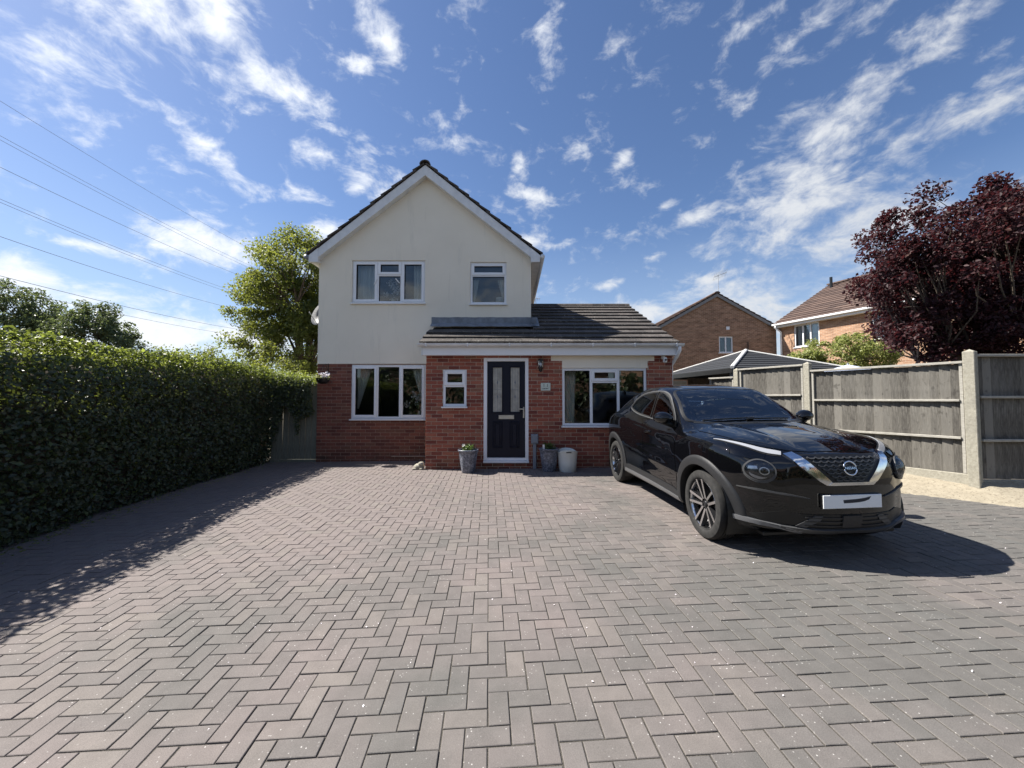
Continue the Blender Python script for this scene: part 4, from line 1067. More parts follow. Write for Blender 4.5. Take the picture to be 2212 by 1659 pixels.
# ------------------------------------------------------------------ trees and shrubs
def tree(name, label, cat, base, ell, ncl, per, size, leaf, bark, r0, fork, tonemu=.5, spread=.3, group=None, seed=1, bare=0, kids=('trunk', 'crown')):
    rr = np.random.default_rng(seed); B = Vector(base)
    root = empty(name, base, 0, label, cat, group)
    vols = np.array([e[3] * e[4] * e[5] for e in ell]); pick = rr.choice(len(ell), ncl, p=vols / vols.sum()); cl = []
    for k in pick:
        e = ell[k]; d = rr.normal(size=3); d /= np.linalg.norm(d); r_ = rr.uniform(.15, 1) ** .42
        cl.append((e[0] + d[0] * e[3] * r_, e[1] + d[1] * e[4] * r_, e[2] + d[2] * e[5] * r_))
    cl = np.array(cl) - np.array(base)
    m = MB(); top = Vector((0, 0, fork - B.z))
    m.tube([(0, 0, -.4), (0, 0, .1), tuple(top * .6 + Vector((.05, 0, 0))), tuple(top)], [r0 * 1.3, r0, r0 * .85, r0 * .8], 8)
    nl = max(5, ncl // 16); mains = cl[rr.choice(ncl, nl, replace=False)] * np.array([.62, .62, .8]); mains[:, 2] = np.maximum(mains[:, 2], top.z + .3)
    for p in mains:
        p = Vector(p); mid = top.lerp(p, .5) + Vector((0, 0, .12 * (p - top).length))
        m.tube([tuple(top), tuple(mid), tuple(p)], [r0 * .6, r0 * .42, r0 * .26], 6)
    for p in cl:
        p = Vector(p); j = min(range(nl), key=lambda q: (Vector(mains[q]) - p).length); a = Vector(mains[j]); mid = a.lerp(p, .5) + Vector(rr.normal(0, .08, 3))
        m.tube([tuple(a), tuple(mid), tuple(p)], [r0 * .22, r0 * .13, .006], 4, cap=False)
    for _ in range(bare):
        p = Vector(cl[rr.integers(0, ncl)]) * .75; q = p + Vector((rr.normal(-.1, .35), rr.normal(-.35, .25), rr.normal(.25, .3)))
        m.tube([tuple(p), tuple(p.lerp(q, .5) + Vector(rr.normal(0, .05, 3))), tuple(q)], [.014, .010, .004], 4, cap=False)
    m.build(kids[0], bark, root, smooth=True)
    n = ncl * per; ii = np.repeat(np.arange(ncl), per); off = rr.normal(0, 1, (n, 3)); off /= (np.linalg.norm(off, axis=1, keepdims=True)); off *= (rr.uniform(0, 1, n) ** .5)[:, None] * spread * rr.uniform(.6, 1.35, ncl)[ii][:, None]
    off[:, 2] *= .72
    C = cl[ii] + off; ctr = cl.mean(0); outw = C - ctr; outw /= (np.linalg.norm(outw, axis=1, keepdims=True) + 1e-6)
    N = rr.normal(size=(n, 3)) * .8 + outw * .5 + np.array([0, 0, .5])
    tone = np.clip(rr.normal(tonemu, .2, n) + rr.normal(0, .12, ncl)[ii], 0, 1)
    o = link(kids[1], leaf_mesh(kids[1], C, N, rr.uniform(.7, 1.3, n) * size, tone, leaf), root)
    return root


tree('plum_tree', 'purple-leaved plum tree rising behind the fence at the right', 'tree', (9.7, 8.3, 0), [(9.6, 8.2, 4.25, 2.1, 1.7, 1.75), (8.15, 8.0, 3.65, 1.0, .9, .85), (8.9, 8.0, 2.85, 1.15, 1.0, .65), (10.9, 8.2, 4.6, 1.6, 1.6, 1.5), (10.3, 7.8, 3.0, 1.4, 1.2, .9)], 300, 230, .08, 'plum_leaf', 'bark', .11, 1.9, .5, .34, seed=21, bare=34)
tree('leafy_tree', 'loose yellow-green tree rising beside the left wall of the house', 'tree', (-7.6, 14.3, 0), [(-7.5, 14.2, 5.6, 2.0, 2.0, 2.0), (-8.3, 13.9, 4.6, 1.5, 1.6, 1.5), (-7.9, 13.9, 3.3, 1.9, 1.8, 1.2), (-6.2, 14.4, 5.2, 1.6, 1.6, 1.8), (-7.9, 14, 6.9, .9, .9, .7)], 310, 220, .085, 'tree_leaf', 'bark', .13, 2.0, .6, .46, seed=4, bare=20)
tree('tall_hazy_tree', 'feathery grey-green tree at the far left edge beyond the hedge', 'tree', (-33.6, 26, 0), [(-33.8, 26, 6.9, 2.9, 2.4, 2.7), (-30.6, 26, 6.3, 1.5, 1.4, 1.6), (-36.5, 26, 6.5, 2, 2, 2.4)], 170, 120, .17, 'far_leaf', 'bark', .2, 3.2, .45, .58, seed=9)
tree('round_tree', 'rounded dark green tree standing behind the hedge at left', 'tree', (-27.7, 26.5, 0), [(-28.2, 26.5, 5.5, 2.4, 2.2, 2.4), (-26.3, 26.3, 4.2, 2.0, 1.6, 1.7), (-30.3, 26.5, 4.2, 1.8, 1.6, 1.9)], 190, 130, .16, 'far_leaf', 'bark', .2, 2.0, .40, .50, seed=10)
tree('wispy_shrub', 'low twiggy shrub peeping over the middle of the hedge', 'shrub', (-10.2, 12.5, 0), [(-10.3, 12.5, 2.55, 1.4, .8, .75)], 60, 60, .07, 'tree_leaf', 'bark', .05, 1.0, .35, .26, seed=13, bare=30, kids=('stems', 'foliage'))
tree('low_shrub', 'bright green shrub between the hedge and the leafy tree', 'shrub', (-7.4, 11.8, 0), [(-7.2, 11.8, 2.15, 1.4, .8, .55)], 60, 90, .07, 'tree_leaf', 'bark', .05, .9, .6, .28, seed=14, kids=('stems', 'foliage'))
tree('yellow_shrub', 'pale yellow-green shrub in front of the sunlit brick house', 'shrub', (11.7, 13.6, 0), [(11.7, 13.6, 2.85, 1.75, 1.1, .95), (10.7, 13.5, 2.5, 1.1, .9, .8)], 150, 110, .085, 'shrub_leaf', 'bark', .06, 1.2, .5, .26, seed=15, bare=20, kids=('stems', 'foliage'))


# ------------------------------------------------------------------ neighbouring houses
def nwindow(parent, x0, x1, z0, z1, y, n, curt=None):
    m = MB(); bars(m, x0, x1, z0, z1, .06, y - .03, y + .05, .004); w_ = (x1 - x0 - .12) / n
    for k in range(1, n): m.box(x0 + .06 + w_ * k - .035, x0 + .06 + w_ * k + .035, y - .028, y + .05, z0 + .06, z1 - .06, .004)
    m.box(x0 - .05, x1 + .05, y - .10, y + .02, z0 - .05, z0 - .002, .004)
    f_ = m.build('window', 'upvc', parent)
    for k in range(n):
        q = MB(); q.box(x0 + .06 + w_ * k + (.036 if k else .001), x0 + .06 + w_ * (k + 1) - (.036 if k < n - 1 else .001), y + .01, y + .016, z0 + .061, z1 - .061); q.build('pane', 'glass', f_)
    if curt:
        q = MB()
        for i in range(30):
            a, b = x0 + .07 + (x1 - x0 - .14) * i / 30, x0 + .07 + (x1 - x0 - .14) * (i + 1) / 30
            q.add([(a, y + .12 + .02 * (i % 2), z0), (b, y + .12 + .02 * ((i + 1) % 2), z0), (b, y + .12 + .02 * ((i + 1) % 2), z1), (a, y + .12 + .02 * (i % 2), z1)], [(0, 1, 2, 3)])
        q.build('net_curtain', 'curtain', f_)
    return f_


def slope_roof(parent, mat, x0, x1, ye, ze, yr, zr, ncr, th=.05, step=.9):
    """one roof slope (eave to ridge) laid in overlapping tile courses, joined"""
    L = math.hypot(yr - ye, zr - ze); d = Vector((0, (yr - ye) / L, (zr - ze) / L)); n_ = d.cross(Vector((1, 0, 0))) * (-1); 
    if n_.z < 0: n_ = -n_
    m = MB(); gg = L / ncr
    for r in range(ncr):
        x = x0 - (step / 2 if r % 2 else 0)
        while x < x1:
            a, b = max(x0, x), min(x1, x + step); x += step
            if b - a < .02: continue
            m.tone = random.random(); A = Vector((0, ye, ze)) + d * (r * gg); B_ = Vector((0, ye, ze)) + d * min(L, (r + 1) * gg + .06)
            v = [A + n_ * th * .9, B_ + n_ * th * .15, B_ + n_ * (th * .65), A + n_ * (th * 1.5)]
            m.prism([(p.y, p.z) for p in (v if yr > ye else v[::-1])], a + .002, b - .002, 'x')
    o = m.build('roof', mat, parent)
    return o


# gable-end house
HA = empty('gable_house', (11.6, 22, -.3), 0, 'brown brick house with plain gable end and small two-pane window', 'house')
wx, ze, zr = 3.35, 5.82, 7.70
h_ = (.75, 1.58, 4.30 + .3, 5.15 + .3)
m = MB(); hole = (.10, .88, 4.40, 5.32)
wall_panel(m, -wx, wx, 0, ze, [hole], 0, .25)
m.add([(-wx, 0, ze), (wx, 0, ze), (0, 0, zr)], [(0, 1, 2)])
m.add([(-wx, 0, 0), (-wx, 10, 0), (-wx, 10, ze), (-wx, 0, ze)], [(0, 3, 2, 1)] if 0 else [(0, 1, 2, 3)]); m.add([(wx, 0, 0), (wx, 10, 0), (wx, 10, ze), (wx, 0, ze)], [(0, 1, 2, 3)]); m.add([(-wx, 10, 0), (wx, 10, 0), (wx, 10, ze), (0, 10, zr), (-wx, 10, ze)], [(0, 1, 2, 3, 4)])
m.build('wall', 'far_brick', HA)
m = MB(); m.add([(-2, .26, 0), (2, .26, 0), (2, 3, 0), (-2, 3, 0), (-2, .26, 5.6), (2, .26, 5.6), (2, 3, 5.6), (-2, 3, 5.6)], [(3, 2, 6, 7), (0, 3, 7, 4), (1, 2, 6, 5), (4, 5, 6, 7)]); m.build('room', 'interior', HA)
nwindow(HA, hole[0], hole[1], hole[2], hole[3], .06, 2)
rot = empty('roof_frame', (0, 0, 0), R(90)); rot.parent = HA
sl_ = (zr - ze) / wx
# slopes run along x in helper space; swap axes by building directly
for sgn in (-1, 1):
    m = MB(); L = math.hypot(wx + .25, (wx + .25) * sl_); d = Vector((sgn * (wx + .25) / L, 0, -(wx + .25) * sl_ / L)); n_ = Vector((sgn * -d.z * 1.0, 0, abs(d.x))) if sgn > 0 else Vector((d.z, 0, abs(d.x)))
    A = Vector((0, 0, zr + .06)); ncr = 12; gg = L / ncr
    for r in range(ncr):
        y = -.12 - (.45 if r % 2 else 0)
        while y < 10.2:
            a, b = max(-.12, y), min(10.2, y + .9); y += .9
            if b - a < .02: continue
            m.tone = random.random(); q0 = A + d * max(0, r * gg - .05); q1 = A + d * (r + 1) * gg
            v = [q0 + n_ * .01, q1 + n_ * .04, q1 + n_ * .075, q0 + n_ * .035]; m.prism([(p.x, p.z) for p in (v if sgn > 0 else v[::-1])], a + .002, b - .002)
    m.build('roof', 'tile_brown', HA)
    m = MB(); xo = sgn * (wx + .25); pr = [(0, zr + .05), (xo, zr + .05 - abs(xo) * sl_), (xo, zr - .12 - abs(xo) * sl_), (0, zr - .12)]; m.prism(pr if sgn < 0 else pr[::-1], -.10, -.06); m.build('bargeboard', 'far_barge', HA)
bpy.data.objects.remove(rot)
m = MB(); 
for y in range(23): m.tone = random.random(); m.prism([(.16 * math.cos(a), zr + .07 + .10 * math.sin(a)) for a in [math.pi * i / 6 for i in range(7)]], -.15 + y * .45, .29 + y * .45)
m.build('ridge_tiles', 'tile_brown', HA)
m = MB(); bars(m, .52, .70, 5.70, 5.88, .03, -.03, .0, .002); m.box(.55, .67, -.015, -.002, 5.73, 5.85); m.build('vent', 'upvc', HA)
m = MB(); m.tube([(1.72, -.04, 0), (1.72, -.04, 5.0)], .035, 6); m.build('waste_pipe', 'tile_brown', HA)
m = MB(); m.tube([(-1.9, 6, zr - 1.9 * sl_), (-1.9, 6, zr - 1.9 * sl_ + .55)], .06, 8); m.build('vent_pipe', 'black_metal', HA)
AE = empty('tv_aerial', (11.75, 22.05, zr - .3), 0, 'tv aerial on a mast at the gable apex of the brown brick house', 'aerial')
m = MB(); m.tube([(0, 0, -.3), (0, 0, 1.18)], .018, 6); m.build('mast', 'galv', AE)
m = MB(); a0, a1 = Vector((-.28, -.1, 1.0)), Vector((.62, .25, 1.38)); m.tube([tuple(a0), tuple(a1)], .014, 6)
for k in range(9):
    p = a0.lerp(a1, k / 8); m.tube([tuple(p + Vector((-.03, .08, -.20))), tuple(p + Vector((.03, -.08, .20)))], .008, 4)
m.build('array', 'galv', AE)

# sunlit house
HBh = empty('sunlit_house', (15.0, 21.7, -.3), math.atan2(-.94, .343), 'sunlit orange brick house with brown roof beside the plum tree', 'house')
W1 = (.72, 1.98, 4.56, 5.74); W2 = (4.2, 5.9, 4.45, 5.64)
m = MB(); wall_panel(m, 0, 10, 0, 5.95, [W1, W2], 0, .25)
m.add([(0, 0, 0), (0, 9, 0), (0, 9, 5.95), (0, 4.5, 8.5), (0, 0, 5.95)], [(0, 1, 2, 3, 4)]); m.add([(10, 0, 0), (10, 9, 0), (10, 9, 5.95), (10, 4.5, 8.5), (10, 0, 5.95)], [(4, 3, 2, 1, 0)])
m.build('wall', 'far_brick_b', HBh)
m = MB(); m.add([(.1, .26, 3.5), (9.9, .26, 3.5), (9.9, 4, 3.5), (.1, 4, 3.5), (.1, .26, 5.9), (9.9, .26, 5.9), (9.9, 4, 5.9), (.1, 4, 5.9)], [(3, 2, 6, 7), (0, 3, 7, 4), (1, 2, 6, 5), (4, 5, 6, 7), (0, 1, 2, 3)]); m.build('room', 'interior', HBh)
nwindow(HBh, *W1, .06, 3, True); nwindow(HBh, *W2, .06, 3, True)
slope_roof(HBh, 'tile_brown', -.2, 10.2, -.32, 5.92, 4.5, 8.62, 17); slope_roof(HBh, 'tile_brown', -.2, 10.2, 9.32, 5.92, 4.5, 8.62, 14)
m = MB()
for k in range(23): m.tone = random.random(); m.prism([(4.5 + .17 * math.cos(a), 8.66 + .11 * math.sin(a)) for a in [math.pi * i / 6 for i in range(7)]], -.22 + k * .45, .22 + k * .45, 'x')
m.build('ridge_tiles', 'tile_brown', HBh)
m = MB(); m.box(-.2, 10.2, -.30, -.27, 5.74, 5.93); m.box(-.2, 10.2, -.27, -.002, 5.74, 5.76); m.build('fascia', 'far_trim', HBh)
m = MB(); m.tube([(-.25, -.36, 5.90), (10.2, -.36, 5.90)], .062, 8); m.build('gutter', 'upvc', HBh, smooth=True)
m = MB(); m.tube([(-.05, -.36, 5.86), (-.05, -.34, 5.72), (.06, -.07, 5.5), (.06, -.07, 0)], .045, 8); m.build('downpipe', 'upvc', HBh, smooth=True)
m = MB(); m.tube([(.3, 3.9, 8.2), (.3, 3.9, 8.95)], .075, 8); m.build('vent_pipe', 'black_metal', HBh)

# far house hidden behind the extension roof, its aerial shows above it
FH = empty('far_house', (2.6, 31, -.3), 0, 'far low house behind the extension roof, only its aerial showing', 'house')
m = MB(); m.box(-4, 4, 0, 8, 0, 5.4); m.build('wall', 'far_brick', FH); slope_roof(FH, 'tile_brown', -4.2, 4.2, -.3, 5.3, 4, 8.2, 10); slope_roof(FH, 'tile_brown', -4.2, 4.2, 8.3, 5.3, 4, 8.2, 10)
AE2 = empty('tv_aerial', (2.15, 35, 7.8), 0, 'tiny distant aerial showing just above the extension ridge', 'aerial')
m = MB(); m.tube([(0, 0, 0), (0, 0, 2.8)], .03, 6); m.build('mast', 'galv', AE2); m = MB()
for k in range(5): m.tube([(-.3 + .15 * k, 0, 2.55), (-.3 + .15 * k, .05, 2.95)], .015, 4)
m.tube([(-.4, 0, 2.75), (.4, 0, 2.75)], .018, 5); m.build('array', 'galv', AE2)

# garden shelter with a pyramid roof
GS = empty('garden_shelter', (7.2, 12.0, 0), R(7), 'garden shelter with dark pyramid roof and white hip capping behind the fence', 'shelter')
r_ = 2.55; za, zb = 2.95, 2.27
cs = [(r_ * math.cos(R(a)), r_ * math.sin(R(a))) for a in (225, 315, 45, 135)]
m = MB(); rows = 9
for s in range(4):
    a, b = Vector((*cs[s], zb)), Vector((*cs[(s + 1) % 4], zb)); ap = Vector((0, 0, za))
    for r in range(rows):
        f0, f1 = r / rows, min(1, (r + 1.15) / rows); q = [a.lerp(ap, f0), b.lerp(ap, f0), b.lerp(ap, f1), a.lerp(ap, f1)]; m.tone = random.random()
        m.add([q[0] + Vector((0, 0, .022)), q[1] + Vector((0, 0, .022)), q[2] + Vector((0, 0, .004)), q[3] + Vector((0, 0, .004)), q[0], q[1]], [(0, 1, 2, 3), (4, 5, 1, 0)])
roof_ = m.build('roof', 'tile_grey', GS)
for s in range(4):
    m = MB(); a = Vector((*cs[s], zb + .02)); m.tube([tuple(a), (0, 0, za + .03)], .048 if s == 0 else .020, 6); m.build('hip_capping', 'far_trim', GS)
    m = MB(); b = Vector((*cs[(s + 1) % 4], zb)); a2 = Vector((*cs[s], zb)); u = (b - a2).normalized(); nn = Vector((u.y, -u.x, 0))
    m.add([tuple(p) for p in (a2, b, b + Vector((0, 0, -.12)), a2 + Vector((0, 0, -.12)), a2 - nn * .03, b - nn * .03, b - nn * .03 + Vector((0, 0, -.12)), a2 - nn * .03 + Vector((0, 0, -.12)))], [(0, 1, 2, 3), (7, 6, 5, 4), (0, 4, 5, 1), (3, 2, 6, 7)]); m.build('eave_beam', 'black_metal', GS)
    m = MB(); m.box(cs[s][0] * .92 - .06, cs[s][0] * .92 + .06, cs[s][1] * .92 - .06, cs[s][1] * .92 + .06, -.3, zb); m.build('shelter_post', 'grey_plastic', GS)
m = MB(); m.box(-1.75, -1.05, 1.5, 1.54, .2, 2.1, .004); m.build('screen_panel', 'far_trim', GS); m = MB(); m.box(-1.0, 1.7, 1.5, 1.54, .0, 2.2, .004); m.build('back_boarding', 'bark', GS)
PS = empty('parasol', (7.75, 9.0, 0), 0, 'pale blue-white garden parasol just showing above the fence', 'parasol')
m = MB(); m.lathe([(0, 2.27), (.30, 2.18), (.8, 2.0), (1.2, 1.84), (1.21, 1.72), (1.19, 1.83), (0, 2.24)], 8); m.build('canopy', 'parasol', PS); m = MB(); m.tube([(0, 0, -.3), (0, 0, 2.31)], .02, 8); m.build('pole', 'galv', PS)

# ------------------------------------------------------------------ overhead wires
def wire(p0, p1, label, r=.022, sag=.8):
    p0, p1 = Vector(p0), Vector(p1); a = p0.lerp(p1, -.35); b = p0.lerp(p1, 1.5); pts = []
    for k in range(25):
        u = k / 24; p = a.lerp(b, u); p.z -= sag * (1 - (2 * u - 1) ** 2) - sag * .75; pts.append(tuple(p))
    m = MB(); m.tube(pts, r * .62, 5); tag(m.build('power_line', 'cable'), label, 'power line', 'overhead wires at the left')


def bpx(px, py, Y):          # a point seen in the survey of the photograph, at distance Y
    u, v = (px - 1106) / 845, (829.5 - py) / 845; c, s = math.cos(R(2.236)), math.sin(R(2.236)); k = Y / (c - v * s); return (u * k, Y, 1.47 + (s + v * c) * k)


for (yl, xr, yr, lab, r_) in ((222, 555, 545, 'topmost of the overhead wires at upper left', .018), (297, 545, 575, 'upper wire of the topmost pair of overhead wires', .018), (306, 547, 582, 'lower wire of the topmost pair of overhead wires', .018),
                              (365, 512, 592, 'single overhead wire midway between the two wire pairs', .022), (434, 510, 630, 'upper wire of the lower pair of overhead wires', .02), (441, 508, 635, 'lower wire of the lower pair of overhead wires', .02),
                              (515, 497, 664, 'overhead wire crossing the low cloud bank above the trees', .024), (600, 510, 710, 'low overhead wire starting behind the feathery tree', .026), (625, 510, 723, 'lowest of the overhead wires, nearest the hedge top', .02)):
    wire(bpx(0, yl, 22), bpx(xr, yr, 48), lab, r_)

# ------------------------------------------------------------------ street side behind the camera (mirrored in panes and paint)
for k, (x, c_) in enumerate(((-9, 'far_brick'), (3.5, 'far_brick'), (16, 'far_brick'))):
    o_ = empty('street_house', (x, -17, -.3), R(180), ('brick house across the street behind the camera, left of three', 'brick house across the street facing the cream house', 'brick house across the street behind the parked car')[k], 'house', 'houses across the street')
    m = MB(); m.box(-4.6, 4.6, 0, 8, 0, 5.2); m.build('wall', c_, o_); slope_roof(o_, 'tile_brown', -4.8, 4.8, -.3, 5.1, 4, 7.9, 8); slope_roof(o_, 'tile_brown', -4.8, 4.8, 8.3, 5.1, 4, 7.9, 8)
    m = MB()
    for a in (-3.2, -.6, 2.0):
        for b in (.9, 3.4): m.box(a, a + 1.4, -.03, .0, b, b + 1.2)
    m.build('windows', 'privacy_glass', o_)
n = 9000; x = RNG.uniform(-34, 34, n); h = 3.9 + .8 * np.sin(x * .6) + .5 * np.sin(x * 1.7); z = RNG.uniform(0, 1, n) * h - .2; y = -12.6 + RNG.normal(0, .25, n)
tag(link('roadside_greenery', leaf_mesh('roadside_greenery', np.stack([x, y, z], 1), RNG.normal(size=(n, 3)) * .6 + np.array([0, 1, .4]), RNG.uniform(.3, .5, n), RNG.random(n), 'far_leaf')), kind='stuff')

# ------------------------------------------------------------------ the car (x forward from the front axle, y to its left, z up)
def crom(P, n, ends=None):
    """Catmull-Rom through P (k,d) with chord spacing, n samples"""
    P = np.asarray(P, float); k = len(P)
    d = np.maximum(np.linalg.norm(np.diff(P, axis=0), axis=1), 1e-5) ** .5; t = np.concatenate([[0], np.cumsum(d)])
    T = np.zeros_like(P)
    for i in range(k):
        if 0 < i < k - 1:
            d0, d1 = d[i - 1], d[i]; s0, s1 = (P[i] - P[i - 1]) / d0, (P[i + 1] - P[i]) / d1; T[i] = (s0 * d1 + s1 * d0) / (d0 + d1)
        elif i == 0: T[i] = (P[1] - P[0]) / d[0]
        else: T[i] = (P[-1] - P[-2]) / d[-1]
    u = np.linspace(0, t[-1], n); j = np.clip(np.searchsorted(t, u, 'right') - 1, 0, k - 2); h = d[j]; s = ((u - t[j]) / h)[:, None]; h = h[:, None]
    return (2 * s ** 3 - 3 * s ** 2 + 1) * P[j] + (s ** 3 - 2 * s ** 2 + s) * h * T[j] + (-2 * s ** 3 + 3 * s ** 2) * P[j + 1] + (s ** 3 - s ** 2) * h * T[j + 1]


def nose(x, Wd, zb, zt):
    fr = [(0, 0), (.62, 0), (.86, .05), (.96, .20), (1, .40), (1, .60), (.96, .77), (.86, .90), (.66, .965), (.34, .992), (0, 1)]
    return [(x, a * Wd, zb + b * (zt - zb)) for a, b in fr]
def hood(x, Wd, zb, zt, zs):
    return [(x, a, b) for a, b in [(0, zb), (.75 * Wd, zb), (.95 * Wd, zb + .05), (.985 * Wd, .43), (Wd, .62), (.995 * Wd, .80), (.955 * Wd, zs), (.84 * Wd, zs + .055), (.66 * Wd, zt - .012), (.33 * Wd, zt - .006), (0, zt)]]
def cabin(x, Wd, zbelt, yb, yr, zr, zt):
    return [(x, a, b) for a, b in [(0, .21), (.75 * Wd, .21), (.95 * Wd, .26), (.975 * Wd, .43), (.985 * Wd, .62), (Wd, .80), (.965 * Wd, zbelt - .085), (yb, zbelt), (yr, zr), (.62 * yr, zr + .78 * (zt - zr)), (0, zt)]]


ST = [nose(.762, .08, .47, .62), nose(.752, .20, .37, .75), nose(.725, .33, .31, .86), nose(.68, .47, .28, .925), nose(.625, .57, .262, .945),
      hood(.545, .70, .248, .968, .845), hood(.42, .80, .24, 1.008, .912), hood(.26, .862, .235, 1.045, .955), hood(.08, .893, .23, 1.072, .975), hood(-.12, .90, .225, 1.096, .985), hood(-.33, .90, .215, 1.115, .995),
      cabin(-.55, .895, 1.045, .805, .705, 1.125, 1.165), cabin(-.80, .885, 1.065, .79, .665, 1.285, 1.325), cabin(-1.15, .88, 1.085, .775, .605, 1.475, 1.515),
      cabin(-1.5, .88, 1.115, .77, .60, 1.525, 1.585), cabin(-1.95, .885, 1.155, .765, .59, 1.515, 1.592), cabin(-2.35, .90, 1.195, .755, .575, 1.465, 1.56), cabin(-2.75, .895, 1.20, .73, .54, 1.385, 1.495),
      cabin(-3.0, .87, 1.15, .70, .51, 1.31, 1.42), cabin(-3.15, .83, 1.07, .67, .5, 1.19, 1.27), cabin(-3.27, .78, .97, .64, .48, 1.05, 1.10), nose(-3.35, .70, .34, .96), nose(-3.39, .48, .44, .82), nose(-3.40, .12, .55, .66)]
NS, NK = 230, 72
secs = []
for s in ST:
    s = np.array(s); ext = np.concatenate([[s[1] * [1, -1, 1]], s, [s[-2] * [1, -1, 1]]])
    full_ = crom(s, NK); secs.append(full_)
secs = np.array(secs)
G = np.stack([crom(secs[:, k], NS) for k in range(NK)], 1)          # NS x NK x 3, the half with y >= 0
G[:, 0, 1] = 0; G[:, -1, 1] = 0
half = G; other = G[:, 1:-1][:, ::-1] * [1, -1, 1]
ring = np.concatenate([half, other], 1); NR = ring.shape[1]
bv = [tuple(p) for p in ring.reshape(-1, 3)]
bf = [(i * NR + k, i * NR + (k + 1) % NR, (i + 1) * NR + (k + 1) % NR, (i + 1) * NR + k) for i in range(NS - 1) for k in range(NR)]
bf += [tuple(range(NR - 1, -1, -1)), tuple(range((NS - 1) * NR, NS * NR))]
# does +normal point outwards?
BVH = BVHTree.FromPolygons([Vector(v) for v in bv], bf)
CAR = empty('car', (0, 0, 0), 0, 'glossy black small crossover car parked on the right of the drive', 'car')


def inpoly(px, py, poly):
    c = False; j = len(poly) - 1
    for i in range(len(poly)):
        xi, yi = poly[i]; xj, yj = poly[j]
        if (yi > py) != (yj > py) and px < (xj - xi) * (py - yi) / (yj - yi) + xi: c = not c
        j = i
    return c


def shrink(poly, s):
    cx = sum(p[0] for p in poly) / len(poly); cy = sum(p[1] for p in poly) / len(poly)
    out = []
    for p in poly:
        d = math.hypot(p[0] - cx, p[1] - cy); k = max(0, (d - s) / d); out.append((cx + (p[0] - cx) * k, cy + (p[1] - cy) * k))
    return out


def project(a, b, axis, sgn):
    """point and outward normal where a ray from outside meets the body"""
    if axis == 'y': o, d = Vector((a, sgn * 3, b)), Vector((0, -sgn, 0))
    elif axis == 'x': o, d = Vector((3 * sgn, a, b)), Vector((-sgn, 0, 0))
    else: o, d = Vector((a, b, 4)), Vector((0, 0, -1))
    h = BVH.ray_cast(o, d)
    if h[0] is None or h[0].dot(-d) < -.9:
        nr = BVH.find_nearest(Vector((a, sgn * .8, b)) if axis == 'y' else (Vector((.7 * sgn if sgn > 0 else -3.3, a, b)) if axis == 'x' else Vector((a, b, 1.5))))
        loc, n = nr[0], nr[1]
    else: loc, n = h[0], h[1]
    if n.dot(d) > 0: n = -n
    return loc, n


def panel(name, poly, axis, sgn, off, mat, parent=None, step=.035, thick=None, pull=None, build=True):
    """a curved panel lying on the body: outline in the plane across the axis"""
    bm = bmesh.new(); vs_ = [bm.verts.new((p[0], p[1], 0)) for p in poly]; bm.faces.new(vs_); bmesh.ops.triangulate(bm, faces=bm.faces[:])
    for ax in (0, 1):
        lo, hi = min(p[ax] for p in poly), max(p[ax] for p in poly); n = int((hi - lo) / step)
        for k in range(1, n + 1):
            co = [0, 0, 0]; co[ax] = lo + (hi - lo) * k / (n + 1); no = [0, 0, 0]; no[ax] = 1
            bmesh.ops.bisect_plane(bm, geom=bm.verts[:] + bm.edges[:] + bm.faces[:], plane_co=co, plane_no=no)
    bmesh.ops.remove_doubles(bm, verts=bm.verts[:], dist=1e-5)
    bmesh.ops.recalc_face_normals(bm, faces=bm.faces[:])
    nrm = {}
    for v in bm.verts:
        loc, n = project(v.co.x, v.co.y, axis, sgn); o_ = off if pull is None else off + pull(v.co.x, v.co.y)
        nrm[v] = n; v.co = loc + n * o_
    bm.normal_update()
    s = sum(f.normal.dot(nrm[f.verts[0]]) * f.calc_area() for f in bm.faces)
    if s < 0: bmesh.ops.reverse_faces(bm, faces=bm.faces[:])
    th = (off + .006) if thick is None else thick
    bed = [e for e in bm.edges if len(e.link_faces) == 1]; top, bot = {}, {}
    for e in bed:
        for v in e.verts:
            if v not in top: top[v] = bm.verts.new(v.co); bot[v] = bm.verts.new(v.co - nrm[v] * th)
    for e in bed:
        f = e.link_faces[0]; lp = [l for l in f.loops if l.edge == e][0]; a, b = lp.vert, lp.link_loop_next.vert
        bm.faces.new((top[b], top[a], bot[a], bot[b]))
    me = bpy.data.meshes.new(name); bm.to_mesh(me); bm.free(); me.materials.append(M[mat]); me.shade_smooth()
    return link(name, me, parent or CAR)


